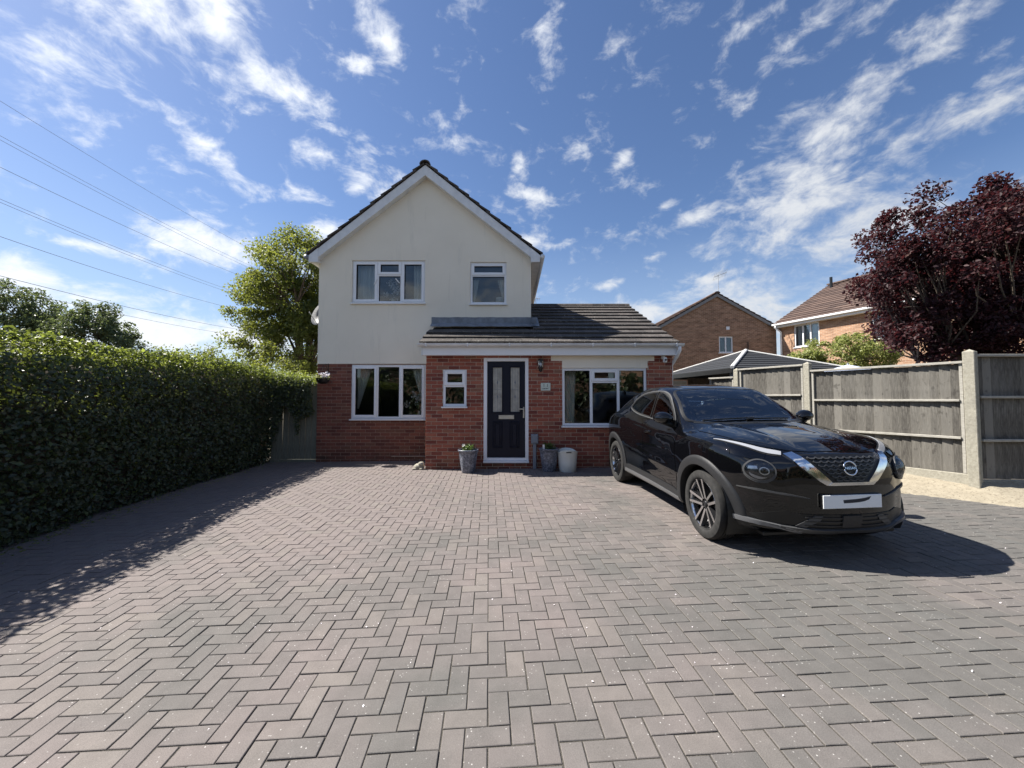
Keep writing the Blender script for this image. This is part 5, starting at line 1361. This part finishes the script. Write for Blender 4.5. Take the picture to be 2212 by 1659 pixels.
def grid_panel(name, pts, nA, nB, axis, sgn, off, mat, lip=.0):
    """panel on a (nA+1) x (nB+1) grid of outline-plane points; the first row of each strip is turned in by lip"""
    V, F = [], []; stack = [project(p[0], p[1], axis, sgn) for p in pts]
    for k, (loc, n) in enumerate(stack):
        q = k % (nB + 1); V.append(loc + n * (off - (.010 if q == nB else 0) - (.004 if q == 0 else 0)))
    W_ = nB + 1
    for a in range(nA):
        for b in range(nB): F.append((a * W_ + b, (a + 1) * W_ + b, (a + 1) * W_ + b + 1, a * W_ + b + 1))
    o0 = len(V)
    for a in range(nA + 1): V.append(V[a * W_] - Vector((0, sgn * lip, 0)))
    for a in range(nA + 1): V.append(V[a * W_ + nB] - Vector((0, sgn * .02, 0)))
    for a in range(nA):
        F.append((a * W_, o0 + a, o0 + a + 1, (a + 1) * W_)); F.append((a * W_ + nB, (a + 1) * W_ + nB, o0 + nA + 1 + a + 1, o0 + nA + 1 + a))
    me = bpy.data.meshes.new(name); me.from_pydata([tuple(v) for v in V], [], F); bm = bmesh.new(); bm.from_mesh(me); bmesh.ops.remove_doubles(bm, verts=bm.verts[:], dist=1e-6); bmesh.ops.recalc_face_normals(bm, faces=bm.faces[:]); bm.to_mesh(me); bm.free()
    me.materials.append(M[mat]); me.shade_smooth(); me.set_sharp_from_angle(angle=R(50)); return link(name, me, CAR)


def ribbon(pts, w):
    """outline polygon of a polyline of width w (may vary)"""
    n = len(pts); L, Rr = [], []
    for i, p in enumerate(pts):
        a, b = Vector(pts[max(i - 1, 0)]), Vector(pts[min(i + 1, n - 1)]); d = (b - a).normalized(); q = Vector((-d.y, d.x)); ww = w[i] if isinstance(w, (list, tuple)) else w
        L.append(tuple(Vector(p) + q * ww / 2)); Rr.append(tuple(Vector(p) - q * ww / 2))
    return L + Rr[::-1]


def smooth2(pts, n):
    return [tuple(p) for p in crom(pts, n)]


WB = 2.636; WR = .342
SIDE = {
 'front_window': [(-.74, 1.098), (-1.42, 1.137), (-1.40, 1.485), (-1.26, 1.472), (-1.12, 1.425), (-.98, 1.33), (-.83, 1.205)],
 'rear_window': [(-1.48, 1.140), (-1.95, 1.180), (-2.22, 1.235), (-2.27, 1.27), (-2.20, 1.36), (-2.06, 1.425), (-1.85, 1.468), (-1.46, 1.490)],
}
WS = [(-.405, 0), (-.42, .30), (-.475, .52), (-.60, .685), (-.90, .625), (-1.135, .560), (-1.165, .40), (-1.18, 0), (-1.165, -.40), (-1.135, -.560), (-.90, -.625), (-.60, -.685), (-.475, -.52), (-.42, -.30)]
RWx = [(.50, 1.36), (.58, 1.16), (.0, 1.12), (-.58, 1.16), (-.50, 1.36), (0, 1.39)]
hws = shrink(WS, .035); hfw = shrink(SIDE['front_window'], .03); hrw = shrink(SIDE['rear_window'], .03)
fc = []
for f in bf:
    c = [sum(bv[i][k] for i in f) / len(f) for k in range(3)]
    if c[2] > 1.05 and inpoly(c[0], c[1], hws): continue
    if abs(c[1]) > .5 and (inpoly(c[0], c[2], hfw) or inpoly(c[0], c[2], hrw)): continue
    if abs(c[1]) > .48 and c[2] < .85 and any(math.hypot(c[0] - ax, c[2] - WR) < .415 for ax in (0, -WB)): continue
    if len(f) < 5 and c[2] < .225: pass
    fc.append(f)
mb = MB(); mb.v = bv; mb.f = fc; mb.t = [.5] * len(bv); mb.m = [0] * len(fc)
me = mb.mesh('body', 'car_paint', True)
bm = bmesh.new(); bm.from_mesh(me); bmesh.ops.recalc_face_normals(bm, faces=bm.faces[:]); bmesh.ops.delete(bm, geom=[v for v in bm.verts if not v.link_faces], context='VERTS'); bm.to_mesh(me); bm.free()
me.shade_smooth(); link('body', me, CAR)

panel('windscreen', WS, 'z', 1, .004, 'car_glass', step=.05)
fr = ribbon(smooth2(WS[7:] + WS[:8], 60)[:], .035)
panel('windscreen_seal', fr, 'z', 1, .0055, 'car_black', step=.04)
panel('cowl', ribbon([(-.385, .0), (-.40, .32), (-.455, .55), (-.53, .64)], .055), 'z', 1, .003, 'car_plastic', step=.05); panel('cowl', ribbon([(-.385, .0), (-.40, -.32), (-.455, -.55), (-.53, -.64)], .055), 'z', 1, .003, 'car_plastic', step=.05)
mb = MB()
for (y0, y1) in ((-.55, .08), (-.02, .50)):
    pts = []
    for k in range(8):
        y = y0 + (y1 - y0) * k / 7; loc, n = project(-.50 - .03 * (k / 7), y, 'z', 1); pts.append(tuple(loc + n * .018))
    mb.tube(pts, .009, 6)
mb.build('wiper', 'car_black', CAR)

def dpull(x, z):
    k = max(0, min(1, (-.55 - x) / .5)) * max(0, min(1, (x + 2.25) / .35))
    return k * (.014 * math.exp(-((z - (.57 - .07 * (x + .5))) / .045) ** 2) + .010 * math.exp(-((z - (.93 - .03 * (x + .5))) / .06) ** 2))


for sg in (-1, 1):
    for nm in ('front_window', 'rear_window'):
        panel('side_window', SIDE[nm], 'y', sg, .003, 'car_glass' if nm == 'front_window' else 'privacy_glass', step=.05)
        panel('window_seal', ribbon(SIDE[nm] + SIDE[nm][:1], .022), 'y', sg, .0045, 'car_black', step=.05)
    panel('belt_trim', ribbon(smooth2([(-.72, 1.088), (-1.10, 1.103), (-1.45, 1.128), (-1.92, 1.168), (-2.20, 1.222), (-2.29, 1.265), (-2.24, 1.345), (-2.09, 1.425), (-1.86, 1.478), (-1.45, 1.500), (-1.27, 1.487), (-1.11, 1.437), (-.96, 1.335), (-.80, 1.205), (-.72, 1.12)], 60), .013), 'y', sg, .0065, 'car_trim', step=.05)
    panel('front_door', [(-.50, .42), (-.52, 1.06), (-.70, 1.075), (-1.05, 1.087), (-1.455, 1.112), (-1.455, .42)], 'y', sg, .004, 'car_paint', step=.03, pull=dpull)
    panel('rear_door', [(-1.463, .42), (-1.463, 1.113), (-1.92, 1.155), (-2.22, 1.205), (-2.26, 1.05), (-2.22, .86), (-2.14, .66), (-2.09, .42)], 'y', sg, .004, 'car_paint', step=.03, pull=dpull)
    # plastic arches
    for ax in (0, -WB):
        gp, nA, nB = [], 44, 5
        for k in range(nA + 1):
            a = R(-16 + 212 * k / nA)
            for q in range(nB + 1):
                r_ = .398 + (.492 - .398) * q / nB; gp.append((ax + r_ * math.cos(a), max(.235, WR + r_ * math.sin(a))))
        grid_panel('wheel_arch', gp, nA, nB, 'y', sg, .017, 'car_plastic', lip=.10)
        m = MB(); nn_ = 28; V = []
        for yy in (.45, .86):
            for k in range(nn_ + 1):
                a = R(-25 + 230 * k / nn_); V.append((ax + .42 * math.cos(a), sg * yy, WR + .42 * math.sin(a)))
        m.add(V, [(k, k + 1, nn_ + 2 + k, nn_ + 1 + k) for k in range(nn_)]); m.add([(ax + .42 * math.cos(R(-25 + 230 * k / nn_)), sg * .45, WR + .42 * math.sin(R(-25 + 230 * k / nn_))) for k in range(nn_ + 1)], [tuple(range(nn_ + 1))]); m.build('arch_liner', 'car_black', CAR)
    panel('sill', [(-.40, .245), (-.42, .33), (-.60, .375), (-1.30, .385), (-2.05, .395), (-2.22, .37), (-2.22, .245)], 'y', sg, .014, 'car_plastic', step=.05)
    panel('sill_strip', [(-.43, .262), (-.46, .300), (-1.30, .318), (-2.16, .325), (-2.20, .275)], 'y', sg, .020, 'skid', step=.05)
    # mirror
    m = empty('wing_mirror'); bpy.data.objects.remove(m)
    bm = bmesh.new(); bmesh.ops.create_uvsphere(bm, u_segments=24, v_segments=14, radius=1)
    for v in bm.verts:
        x, y, z = v.co; x = x * .105 if x > 0 else max(x, -.45) * .10; ty = (y * sg + 1) / 2
        v.co = Vector((-.74 + x - .04 * ty, sg * (.905 + .112 * y * sg), 1.160 + z * (.085 if z > 0 else .065) * (.95 - .25 * abs(y) ** 3) + .012 * ty))
    me = bpy.data.meshes.new('wing_mirror'); bm.to_mesh(me); bm.free(); me.materials.append(M['car_paint']); me.shade_smooth(); wm = link('wing_mirror', me, CAR)
    m = MB(); m.box(-.800, -.790, min(sg * .83, sg * .99), max(sg * .83, sg * .99), 1.12, 1.21, .004); m.build('mirror_glass', 'chrome', wm)
    m = MB(); m.tube([(-.74, sg * .79, 1.085), (-.74, sg * .85, 1.10), (-.74, sg * .90, 1.12)], [.035, .03, .03], 8); m.box(-.80, -.66, min(sg * .785, sg * .80), max(sg * .785, sg * .80), 1.07, 1.15, .003); m.build('mirror_arm', 'car_black', wm)
    # handle
    pts = []
    for k in range(7):
        x = -1.20 - .20 * k / 6; loc, n = project(x, .965 - .004 * k, 'y', sg); pts.append(tuple(loc + n * (.012 + .022 * math.sin(math.pi * k / 6))))
    m = MB(); m.tube(pts, [.012, .015, .016, .016, .016, .015, .012], 8); m.build('door_handle', 'car_paint', CAR, True)
    panel('handle_recess', [(-1.23, .945), (-1.36, .945), (-1.37, .98), (-1.22, .985)], 'y', sg, .0055, 'car_black', step=.05)
    # daytime light along the top of the wing
    dr = smooth2([(.12, sg * .795), (.28, sg * .735), (.42, sg * .650), (.52, sg * .550), (.585, sg * .465)], 16)
    wdt = [.006, .011, .016, .021, .026, .030, .033, .036, .038, .040, .041, .042, .042, .042, .040, .036]
    panel('indicator_housing', ribbon(dr, [w_ * 1.35 for w_ in wdt]), 'z', 1, .003, 'car_black', step=.03)
    panel('daytime_light', ribbon(dr, [w_ * .85 for w_ in wdt]), 'z', 1, .009, 'lamp_bright', step=.03)
    # round headlamp
    cy, cz, ra_, rb_ = sg * .648, .783, .094, .080
    el_ = lambda s_, n=36: [(cy + ra_ * s_ * math.cos(2 * math.pi * k / n), cz + rb_ * s_ * math.sin(2 * math.pi * k / n)) for k in range(n)]
    hlm = panel('headlamp', el_(1.12), 'x', 1, .006, 'car_black', step=.03)
    panel('reflector', el_(.96), 'x', 1, .009, 'reflector', hlm, step=.03)
    dy, dz, r_ = -sg * .022, -.004, .036
    panel('projector', [(cy + dy + r_ * math.cos(2 * math.pi * k / 20), cz + dz + r_ * .9 * math.sin(2 * math.pi * k / 20)) for k in range(20)], 'x', 1, .012, 'steel', hlm, step=.02)
    panel('projector_lens', [(cy + dy + r_ * .78 * math.cos(2 * math.pi * k / 20), cz + dz + r_ * .70 * math.sin(2 * math.pi * k / 20)) for k in range(20)], 'x', 1, .014, 'car_paint', hlm, step=.02)
    panel('lamp_glint', ribbon([(cy + .80 * ra_ * math.cos(a), cz + .78 * rb_ * math.sin(a)) for a in [R(200 + k * 8) for k in range(13)]], [.004 + .020 * math.sin(math.pi * k / 12) for k in range(13)]), 'x', 1, .012, 'lamp_bright', hlm, step=.02)  # bright crescent shaped in for the reflection low in the lamp
    panel('lamp_bar', [(cy + sg * .02, cz + .012), (cy + sg * .078, cz + .010), (cy + sg * .072, cz + .034), (cy + sg * .022, cz + .036)], 'x', 1, .0115, 'steel', hlm, step=.02)
    panel('lamp_glass', el_(1.04), 'x', 1, .016, 'lens', hlm, step=.03, thick=.003, pull=lambda a, b: .022 * max(0, 1 - ((a - cy) / ra_) ** 2 - ((b - cz) / rb_) ** 2))
    panel('lamp_ring', ribbon([(cy + ra_ * 1.13 * math.cos(a), cz + rb_ * 1.15 * math.sin(a)) for a in [R(200 + k * 10) if sg > 0 else R(340 - k * 10) for k in range(15)]], [.006 + .020 * math.sin(math.pi * k / 14) for k in range(15)]), 'x', 1, .013, 'car_trim', hlm, step=.02)
    panel('lamp_rim', ribbon(el_(1.06, 40) + el_(1.06, 40)[:1], .010), 'x', 1, .017, 'car_trim', hlm, step=.02)
    # bumper crease, its highlight laid on as a grey strip, and corner vent
    panel('crease_highlight', ribbon([(sg * .785, .628), (sg * .68, .618), (sg * .50, .596), (sg * .33, .568)], [.006, .018, .016, .005]), 'x', 1, .012, 'car_trim', step=.03)
    panel('bumper_vent', [(sg * .72, .40), (sg * .50, .455), (sg * .36, .425), (sg * .30, .345), (sg * .62, .325)], 'x', 1, .006, 'car_black', step=.04)
    panel('bumper_fin', [(sg * .43, .335), (sg * .30, .425), (sg * .24, .425), (sg * .26, .385), (sg * .36, .325)], 'x', 1, .016, 'car_trim', step=.03)
    panel('skid_lip', ribbon([(sg * .80, .352), (sg * .66, .335), (sg * .50, .312), (sg * .37, .292)], [.034, .030, .026, .020]), 'x', 1, .030, 'skid', step=.03)
    # V-shaped bright trim
    panel('grille_trim', [(sg * .46, .920), (sg * .385, .934), (sg * .315, .862), (sg * .170, .716), (sg * .160, .700), (sg * .205, .680), (sg * .255, .712), (sg * .385, .828)], 'x', 1, .018, 'chrome', step=.03)
# bonnet panel and wing shut line
BN = [(.628, 0), (.618, .22), (.575, .40), (.47, .56), (.30, .680), (.05, .722), (-.25, .735), (-.46, .68), (-.375, .50), (-.34, .25), (-.335, 0)]
panel('bonnet', BN + [(a, -b) for a, b in BN[-2:0:-1]], 'z', 1, .0045, 'car_paint', step=.045, pull=lambda a, b: .012 * math.exp(-((abs(b) - .43 + .12 * (a + .3)) / .055) ** 2) * max(0, min(1, (.62 - a) / .3)))
panel('grille', [(-.38, .925), (.38, .925), (.315, .862), (.170, .716), (.16, .702), (-.16, .702), (-.170, .716), (-.315, .862)], 'x', 1, .003, 'car_black', step=.03)
gm = []
for r in range(7):
    z0 = .718 + r * .029; hw = .165 + (z0 - .71) * 1.0
    k = -12
    while k < 12:
        y0 = k * .062 + (.031 if r % 2 else 0)
        if -hw < y0 and y0 + .062 < hw: gm.append(ribbon([(y0, z0 + .010), (y0 + .014, z0), (y0 + .044, z0), (y0 + .062, z0 + .010)], .008))
        k += 1
gr_ = bmesh.new()
tmp = [panel('grille_mesh', g_, 'x', 1, .016, 'car_trim', step=.04) for g_ in gm]
for o in tmp: gr_.from_mesh(o.data); bpy.data.objects.remove(o)
me = bpy.data.meshes.new('grille_mesh'); gr_.to_mesh(me); gr_.free(); me.materials.append(M['car_trim']); link('grille_mesh', me, CAR)['kind'] = 'stuff'
panel('grille_trim', [(-.163, .704), (.163, .704), (.203, .680), (-.203, .680)], 'x', 1, .021, 'chrome', step=.03)
# badge
bc = (.0, .822); loc, n = project(bc[0], bc[1], 'x', 1); loc = Vector((loc.x + .030, 0, bc[1]))
bd = empty('badge'); bd.parent = CAR; bd.location = loc; bd.rotation_euler = (R(0), R(-14), 0)
m = MB()
for (r0_, a0, a1) in ((.056, 12, 168), (.056, 192, 348)):
    ps = [(0, r0_ * math.cos(R(a0 + (a1 - a0) * k / 24)), r0_ * math.sin(R(a0 + (a1 - a0) * k / 24))) for k in range(25)]; m.tube(ps, .0065, 6)
m.build('ring', 'chrome', bd, True)
me = text_mesh('NISSAN', .030, .003); me.materials.clear(); me.materials.append(M['chrome']); o = link('lettering', me, bd, (.004, 0, 0)); o.rotation_euler = (R(90), 0, R(90))
# number plate, with the dark retouched smear of the photograph
m = MB(); m.box(.774, .782, -.26, .26, .492, .603, .003); pl_ = m.build('number_plate', 'plate_white', CAR)
m = MB(); m.add([(.7825, -.085, 0.562), (.7825, -.08, 0.535), (.7825, .0, 0.537), (.7825, .06, 0.541), (.7825, .10, 0.547), (.7825, .145, 0.562), (.7825, .165, 0.589), (.7825, .11, 0.577), (.7825, .04, 0.569)], [(0, 1, 2, 3, 4, 5, 6, 7, 8)]); m.build('dark_smear', 'plate_blot', pl_)
m = MB(); m.box(.60, .774, -.262, .262, .487, .609, .01); m.build('plate_plinth', 'car_paint', CAR)
# lower intake and lip
panel('lower_grille', [(-.42, .435), (.42, .435), (.36, .315), (-.36, .315)], 'x', 1, .008, 'car_black', step=.04)
for zc in (.345, .378, .410):
    panel('intake_bar', ribbon([(-.37, zc), (0, zc - .003), (.37, zc)], .009), 'x', 1, .018, 'car_plastic', step=.05)
panel('radar_cover', [(-.085, .335), (.085, .335), (.085, .43), (-.085, .43)], 'x', 1, .022, 'car_plastic', step=.05)
panel('front_lip', ribbon([(-.60, .332), (-.48, .315), (-.30, .303), (0, .298), (.30, .303), (.48, .315), (.60, .332)], [.004, .022, .03, .032, .03, .022, .004]), 'x', 1, .030, 'car_trim', step=.04)
m = MB(); m.box(.20, .55, -.56, .56, .235, .30, .03); m.build('undertray', 'car_black', CAR)
m = MB(); m.box(-3.1, .55, -.62, .62, .20, .24, .01); m.build('underbody', 'car_black', CAR)
# roof aerial fin, rear lamp, spoiler
panel('rear_window', RWx, 'x', -1, .004, 'privacy_glass', step=.06)
for sg in (-1, 1): panel('tail_lamp', [(sg * .50, 1.0), (sg * .76, 1.02), (sg * .80, .90), (sg * .62, .86)], 'x', -1, .006, 'seat_cloth', step=.05)
m = MB(); m.prism([(-2.55, 1.53), (-2.80, 1.48), (-2.79, 1.56), (-2.72, 1.575)], -.02, .02); m.build('roof_fin', 'car_paint', CAR)
m = MB(); m.prism([(-2.72, 1.46), (-2.98, 1.385), (-3.09, 1.350), (-3.02, 1.405), (-2.85, 1.455)], -.43, .43); m.build('spoiler', 'car_paint', CAR)
# cabin
m = MB(); m.prism([(-.48, .90), (-.52, 1.08), (-.62, 1.10), (-.95, 1.03), (-1.0, .85), (-.95, .5), (-.5, .45)], -.66, .66); m.build('dashboard', 'dash', CAR)
m = MB(); m.box(-3.0, -.5, -.66, .66, .30, .36); m.box(-1.02, -.9, -.66, .66, .36, .8); m.build('cabin_floor', 'car_black', CAR)
m = MB(); c_ = Vector((-1.12, -.36, 1.0)); ps = [tuple(c_ + Vector((.08 * math.sin(R(a)) * .9, .18 * math.cos(R(a)), .17 * math.sin(R(a))))) for a in range(0, 361, 15)]; m.tube(ps, .015, 6); m.tube([tuple(c_ + Vector((.0, -.17, .0))), tuple(c_), tuple(c_ + Vector((0, .17, 0)))], .02, 6); m.tube([tuple(c_), (-.9, -.36, .95)], .03, 6); m.build('steering_wheel', 'car_black', CAR, True)
for (x, ys) in ((-1.62, (-.36, .36)), (-2.38, (-.36, .36))):
    for y in ys:
        m = MB(); m.box(x - .25, x + .25, y - .24, y + .24, .55, .68, .04); m.prism([(x - .22, .62), (x - .10, .64), (x - .22, 1.14), (x - .32, 1.14)], 0, .1)
        m.v = m.v[:24]; m.f = m.f[:26]; m.t = m.t[:24]; m.m = m.m[:26]
        m.box(x - .27, x - .14, y - .23, y + .23, .62, 1.16, .05, Matrix.Translation((x, 0, .62)) @ Matrix.Rotation(R(-12), 4, 'Y') @ Matrix.Translation((-x, 0, -.62)))
        s_ = m.build('seat', 'seat_cloth', CAR); m = MB(); m.box(x - .44, x - .35, y - .13, y + .13, 1.17, 1.36, .035); m.build('head_rest', 'seat_cloth', s_)
m = MB(); m.box(-1.12, -1.10, -.11, .11, 1.40, 1.455, .008); m.tube([(-1.11, 0, 1.45), (-1.13, 0, 1.50)], .012, 6); m.build('rear_view_mirror', 'car_black', CAR)
m = MB(); m.box(-.58, -.50, .14, .30, 1.105, 1.112); m.build('paper_disc', 'white_plastic', CAR)
# wheels
def wheel_parts(root, out):
    m = MB(); prof = [(.235, -.098), (.300, -.106), (.326, -.100), (.338, -.082), (.342, -.05)]
    for g_ in (-.042, -.014, .014, .042): prof += [(.342, g_ - .006), (.334, g_ - .004), (.334, g_ + .004), (.342, g_ + .006)]
    prof += [(.342, .05), (.338, .082), (.326, .100), (.302, .106), (.275, .108), (.254, .100), (.248, .090), (.235, .088)]
    m.lathe(prof, 56, (0, 0, 0), 'y'); a = m.mesh('tyre', 'tyre', True, 40)
    m = MB(); m.lathe([(.250, .099), (.253, .094), (.243, .085), (.235, .06), (.225, -.02), (.225, -.095)], 48, (0, 0, 0), 'y'); b = m.mesh('rim', 'alloy', True, 40)
    m = MB(); m.lathe([(0, -.03), (.23, -.03)], 40, (0, 0, 0), 'y'); m.lathe([(0, .052), (.066, .052), (.072, .045), (.072, 0)], 32, (0, 0, 0), 'y'); bd_ = m.mesh('rim_back', 'alloy_dark')
    m = MB(); m.lathe([(0, .022), (.165, .022), (.165, .004)], 36, (0, 0, 0), 'y'); d_ = m.mesh('brake_disc', 'disc')
    m = MB(); m.lathe([(0, .066), (.026, .064), (.030, .058), (.030, .05)], 24, (0, 0, 0), 'y'); h_ = m.mesh('hub_cap', 'alloy_dark', True)
    m = MB(); w0 = .013
    def spoke(m, ang, dx0, dx1, w_, y_):
        ca, sa = math.cos(ang), math.sin(ang); T = lambda r, t, y: (r * ca - t * sa, y, r * sa + t * ca)
        v = [T(.048, dx0 - w_, y_[0]), T(.048, dx0 + w_, y_[0]), T(.244, dx1 + w_, y_[1]), T(.244, dx1 - w_, y_[1])]; v += [T(.048, dx0 - w_ * 1.5, y_[0] - .05), T(.048, dx0 + w_ * 1.5, y_[0] - .05), T(.244, dx1 + w_ * 1.5, y_[1] - .05), T(.244, dx1 - w_ * 1.5, y_[1] - .05)]
        return v, [(0, 1, 2, 3), (0, 4, 5, 1), (1, 5, 6, 2), (2, 6, 7, 3), (3, 7, 4, 0)]
    sp_ = []
    for k in range(5):
        mm = MB()
        for s_ in (-1, 1):
            v, f = spoke(mm, 2 * math.pi * k / 5 + .35, s_ * .022, s_ * .050, .0125, (.064, .094)); mm.mi = 0; mm.add(v, f[:1]); mm.mi = 1; mm.add(v, f[1:])
        me_ = mm.mesh('spoke', ['alloy', 'alloy_dark'])
        b_ = bmesh.new(); b_.from_mesh(me_); bmesh.ops.recalc_face_normals(b_, faces=b_.faces[:]); b_.to_mesh(me_); b_.free(); sp_.append(me_)
    return dict(tyre=a, rim=b, rim_back=bd_, brake_disc=d_, hub_cap=h_), sp_


parts_, sp_ = wheel_parts(None, 1)
for ax in (0, -WB):
    for sg in (-1, 1):
        w_ = empty('wheel'); w_.parent = CAR; w_.location = (ax, sg * .772, WR); w_.rotation_euler = (R(random.uniform(-20, 20)) * 0, 0, R(180) if sg < 0 else 0)
        for nm, me in parts_.items(): link(nm, me, w_)
        for me in sp_: link('spoke', me, w_)
for i, w_ in enumerate([o for o in CAR.children if o.name.startswith('wheel') and o.type == 'EMPTY']): w_.rotation_euler = (0, R((14, 50, -8, 30)[i]), w_.rotation_euler.z)
# set the car on the drive
ang = 0; cp = Vector((2.805, 4.09)); nz_ = Vector((-.012, -.010, 1)).normalized(); fx = Vector((.064, -.998, 0)); fx = (fx - nz_ * fx.dot(nz_)).normalized(); fy = nz_.cross(fx)
CAR.matrix_world = Matrix(((fx.x, fy.x, nz_.x, cp.x), (fx.y, fy.y, nz_.y, cp.y), (fx.z, fy.z, nz_.z, gz(*cp) + .001), (0, 0, 0, 1)))
